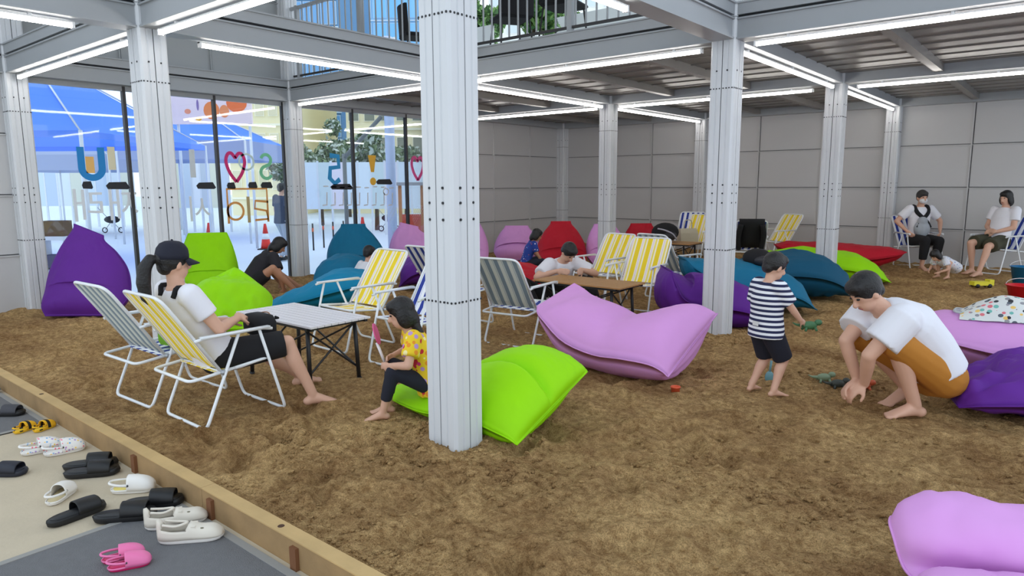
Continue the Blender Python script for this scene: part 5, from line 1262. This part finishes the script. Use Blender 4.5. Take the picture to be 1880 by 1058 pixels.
# flower sculpture arch / wooden frame on the plaza right
p = G(757, 440, ZO); t = thing('wooden_kiosk', 'narrow wooden kiosk outside beside the thick column', 'kiosk', (p.x, p.y, ZO), TH)
for a in (-.35, .35): MB().box(a-.05, a+.05, -.05, .05, 0, 1.7).build('post', mat('kiosk_wood', (176, 112, 64), .7), t)
MB().box(-.42, .42, -.2, .2, 1.7, 1.8).build('canopy', mat('kiosk_grey', (150, 150, 156), .7), t); MB().box(-.3, .3, -.05, .05, .2, .8).build('front_board', mat('kiosk_red', (180, 70, 50), .7), t)
# diagonal truss
a = PD(632, 290, 17); b = PD(700, 214, 17); t = thing('stage_truss', 'slanted steel truss pole above the booth panels', 'truss', (a.x, a.y, ZO))
MB().tube([(0, 0, a.z-ZO), (b.x-a.x, b.y-a.y, b.z-ZO)], .05, 8).build('slanted_pole', mat('truss', (120, 124, 124), .5), t, True); MB().tube([(0, 0, 0), (0, 0, a.z-ZO+.1)], .05, 8).build('upright', mat('truss', (120, 124, 124), .5), t, True)
a = PD(717, 300, 17); t = thing('lamp_mast', 'pale blue lamp mast outside the glass', 'mast', (a.x, a.y, ZO)); MB().tube([(0, 0, 0), (0, 0, 5.2)], .12, 12).build('mast_pole', mat('mast_blue', (196, 208, 236), .5), t, True); MB().tube([(-.3, 0, 5.1), (.3, 0, 5.1)], .06, 8).build('lamp_arm', M_pole, t, True)
# buildings
def building(px0, px1, D, ztop, label, rgb, rows, cols, wrgb, depth=10, frame=(230, 230, 230), wz0=1.0, wfrac=(.7, .55), rz_off=0):
    a = PD(px0, 340, D); b = PD(px1, 340, D); L = (b.xy-a.xy).length
    t = thing('building', label, 'building', (a.x, a.y, ZO), math.atan2(b.y-a.y, b.x-a.x)+rz_off, 'buildings around the plaza')
    MB().box(0, L, 0, depth, 0, ztop).build('wall', mat('bld%d%d%d' % rgb, rgb, .8, noise_amt=.06, nscale=.5), t)
    ch = (ztop-wz0)/rows; cw = L/cols; ww, wh = cw*wfrac[0], ch*wfrac[1]
    fm = MB().box(-ww/2, ww/2, -.10, .02, -wh/2, wh/2).mesh('window'); fm.materials.append(mat('fr%d%d%d' % frame, frame, .6))
    gm = MB().box(-ww/2+.05, ww/2-.05, -.13, -.1, -wh/2+.05, wh/2-.05).mesh('pane'); gm.materials.append(mat('wg%d%d%d' % wrgb, wrgb, .12, .0, spec=.8))
    bm = MB().box(-.05, L+.05, -.18, 0, -.06, .06).mesh('ledge'); bm.materials.append(mat('fr%d%d%d' % frame, frame, .6))
    for r in range(rows):
        for c in range(cols):
            w_ = inst(fm, 'window', t, loc=((c+.5)*cw, 0, wz0+(r+.5)*ch)); inst(gm, 'pane', w_)
        inst(bm, 'ledge', t, loc=(0, 0, wz0+r*ch))
    MB().box(-.2, L+.2, -.25, depth+.2, ztop, ztop+.3).build('parapet', mat('fr%d%d%d' % frame, frame, .6), t)
    return t
building(425, 545, 40, 7.2, 'cream office block with wide bands behind the poster', (244, 232, 190), 3, 5, (226, 214, 176), 10, (250, 242, 214))
building(556, 632, 54, 30, 'tall blue glass tower beyond the plaza', (96, 140, 180), 14, 5, (92, 152, 206), 12, (186, 206, 222), 1.0, (.84, .8))
building(640, 900, 42, 9.0, 'cream block with dark windows behind the trees', (238, 226, 186), 4, 9, (120, 124, 104), 10, (240, 232, 206))
building(640, 830, 75, 48, 'far pale blue glass tower above the cream block', (150, 200, 236), 16, 7, (140, 204, 250), 12, (200, 220, 236), 1.0, (.86, .84))
building(900, 1240, 60, 20, 'far white office block beyond the back wall', (238, 240, 236), 9, 12, (206, 220, 222), 12, (244, 246, 244))
for k, (px, D, R, tr, l) in enumerate(((588, 30, 1.35, 2.0, 'green plaza tree in front of the blue glass tower'), (640, 37.5, 1.4, 2.4, 'green plaza tree beside the slanted truss'), (690, 26.5, 1.2, 1.9, 'green plaza tree in front of the cream block'), (745, 33.8, 1.4, 2.2, 'green plaza tree beside the lamp mast'), (530, 27, .9, 1.8, 'small yellowish tree beside the walking person'))):
    p = PD(px, 340, D); leafy('plaza_tree', l, 'tree', (p.x, p.y, ZO), R, 700, [(74, 96, 62), (128, 146, 104), (196, 204, 190)], tr, 20+k, None, .75, .13, 'plaza trees')
for k, (px, D, R, tr, l) in enumerate(((868, 34, 1.7, 8.2, 'tall tree crown seen beyond the upper chairs'), (1010, 38, 1.6, 9.6, 'tall tree crown seen behind the upper potted shrub'))):
    p = PD(px, 340, D); leafy('tall_tree', l, 'tree', (p.x, p.y, ZO), R, 1200, [(66, 104, 54), (110, 150, 80)], tr, 40+k, None, .9, .18, 'tall trees behind the pavilion')
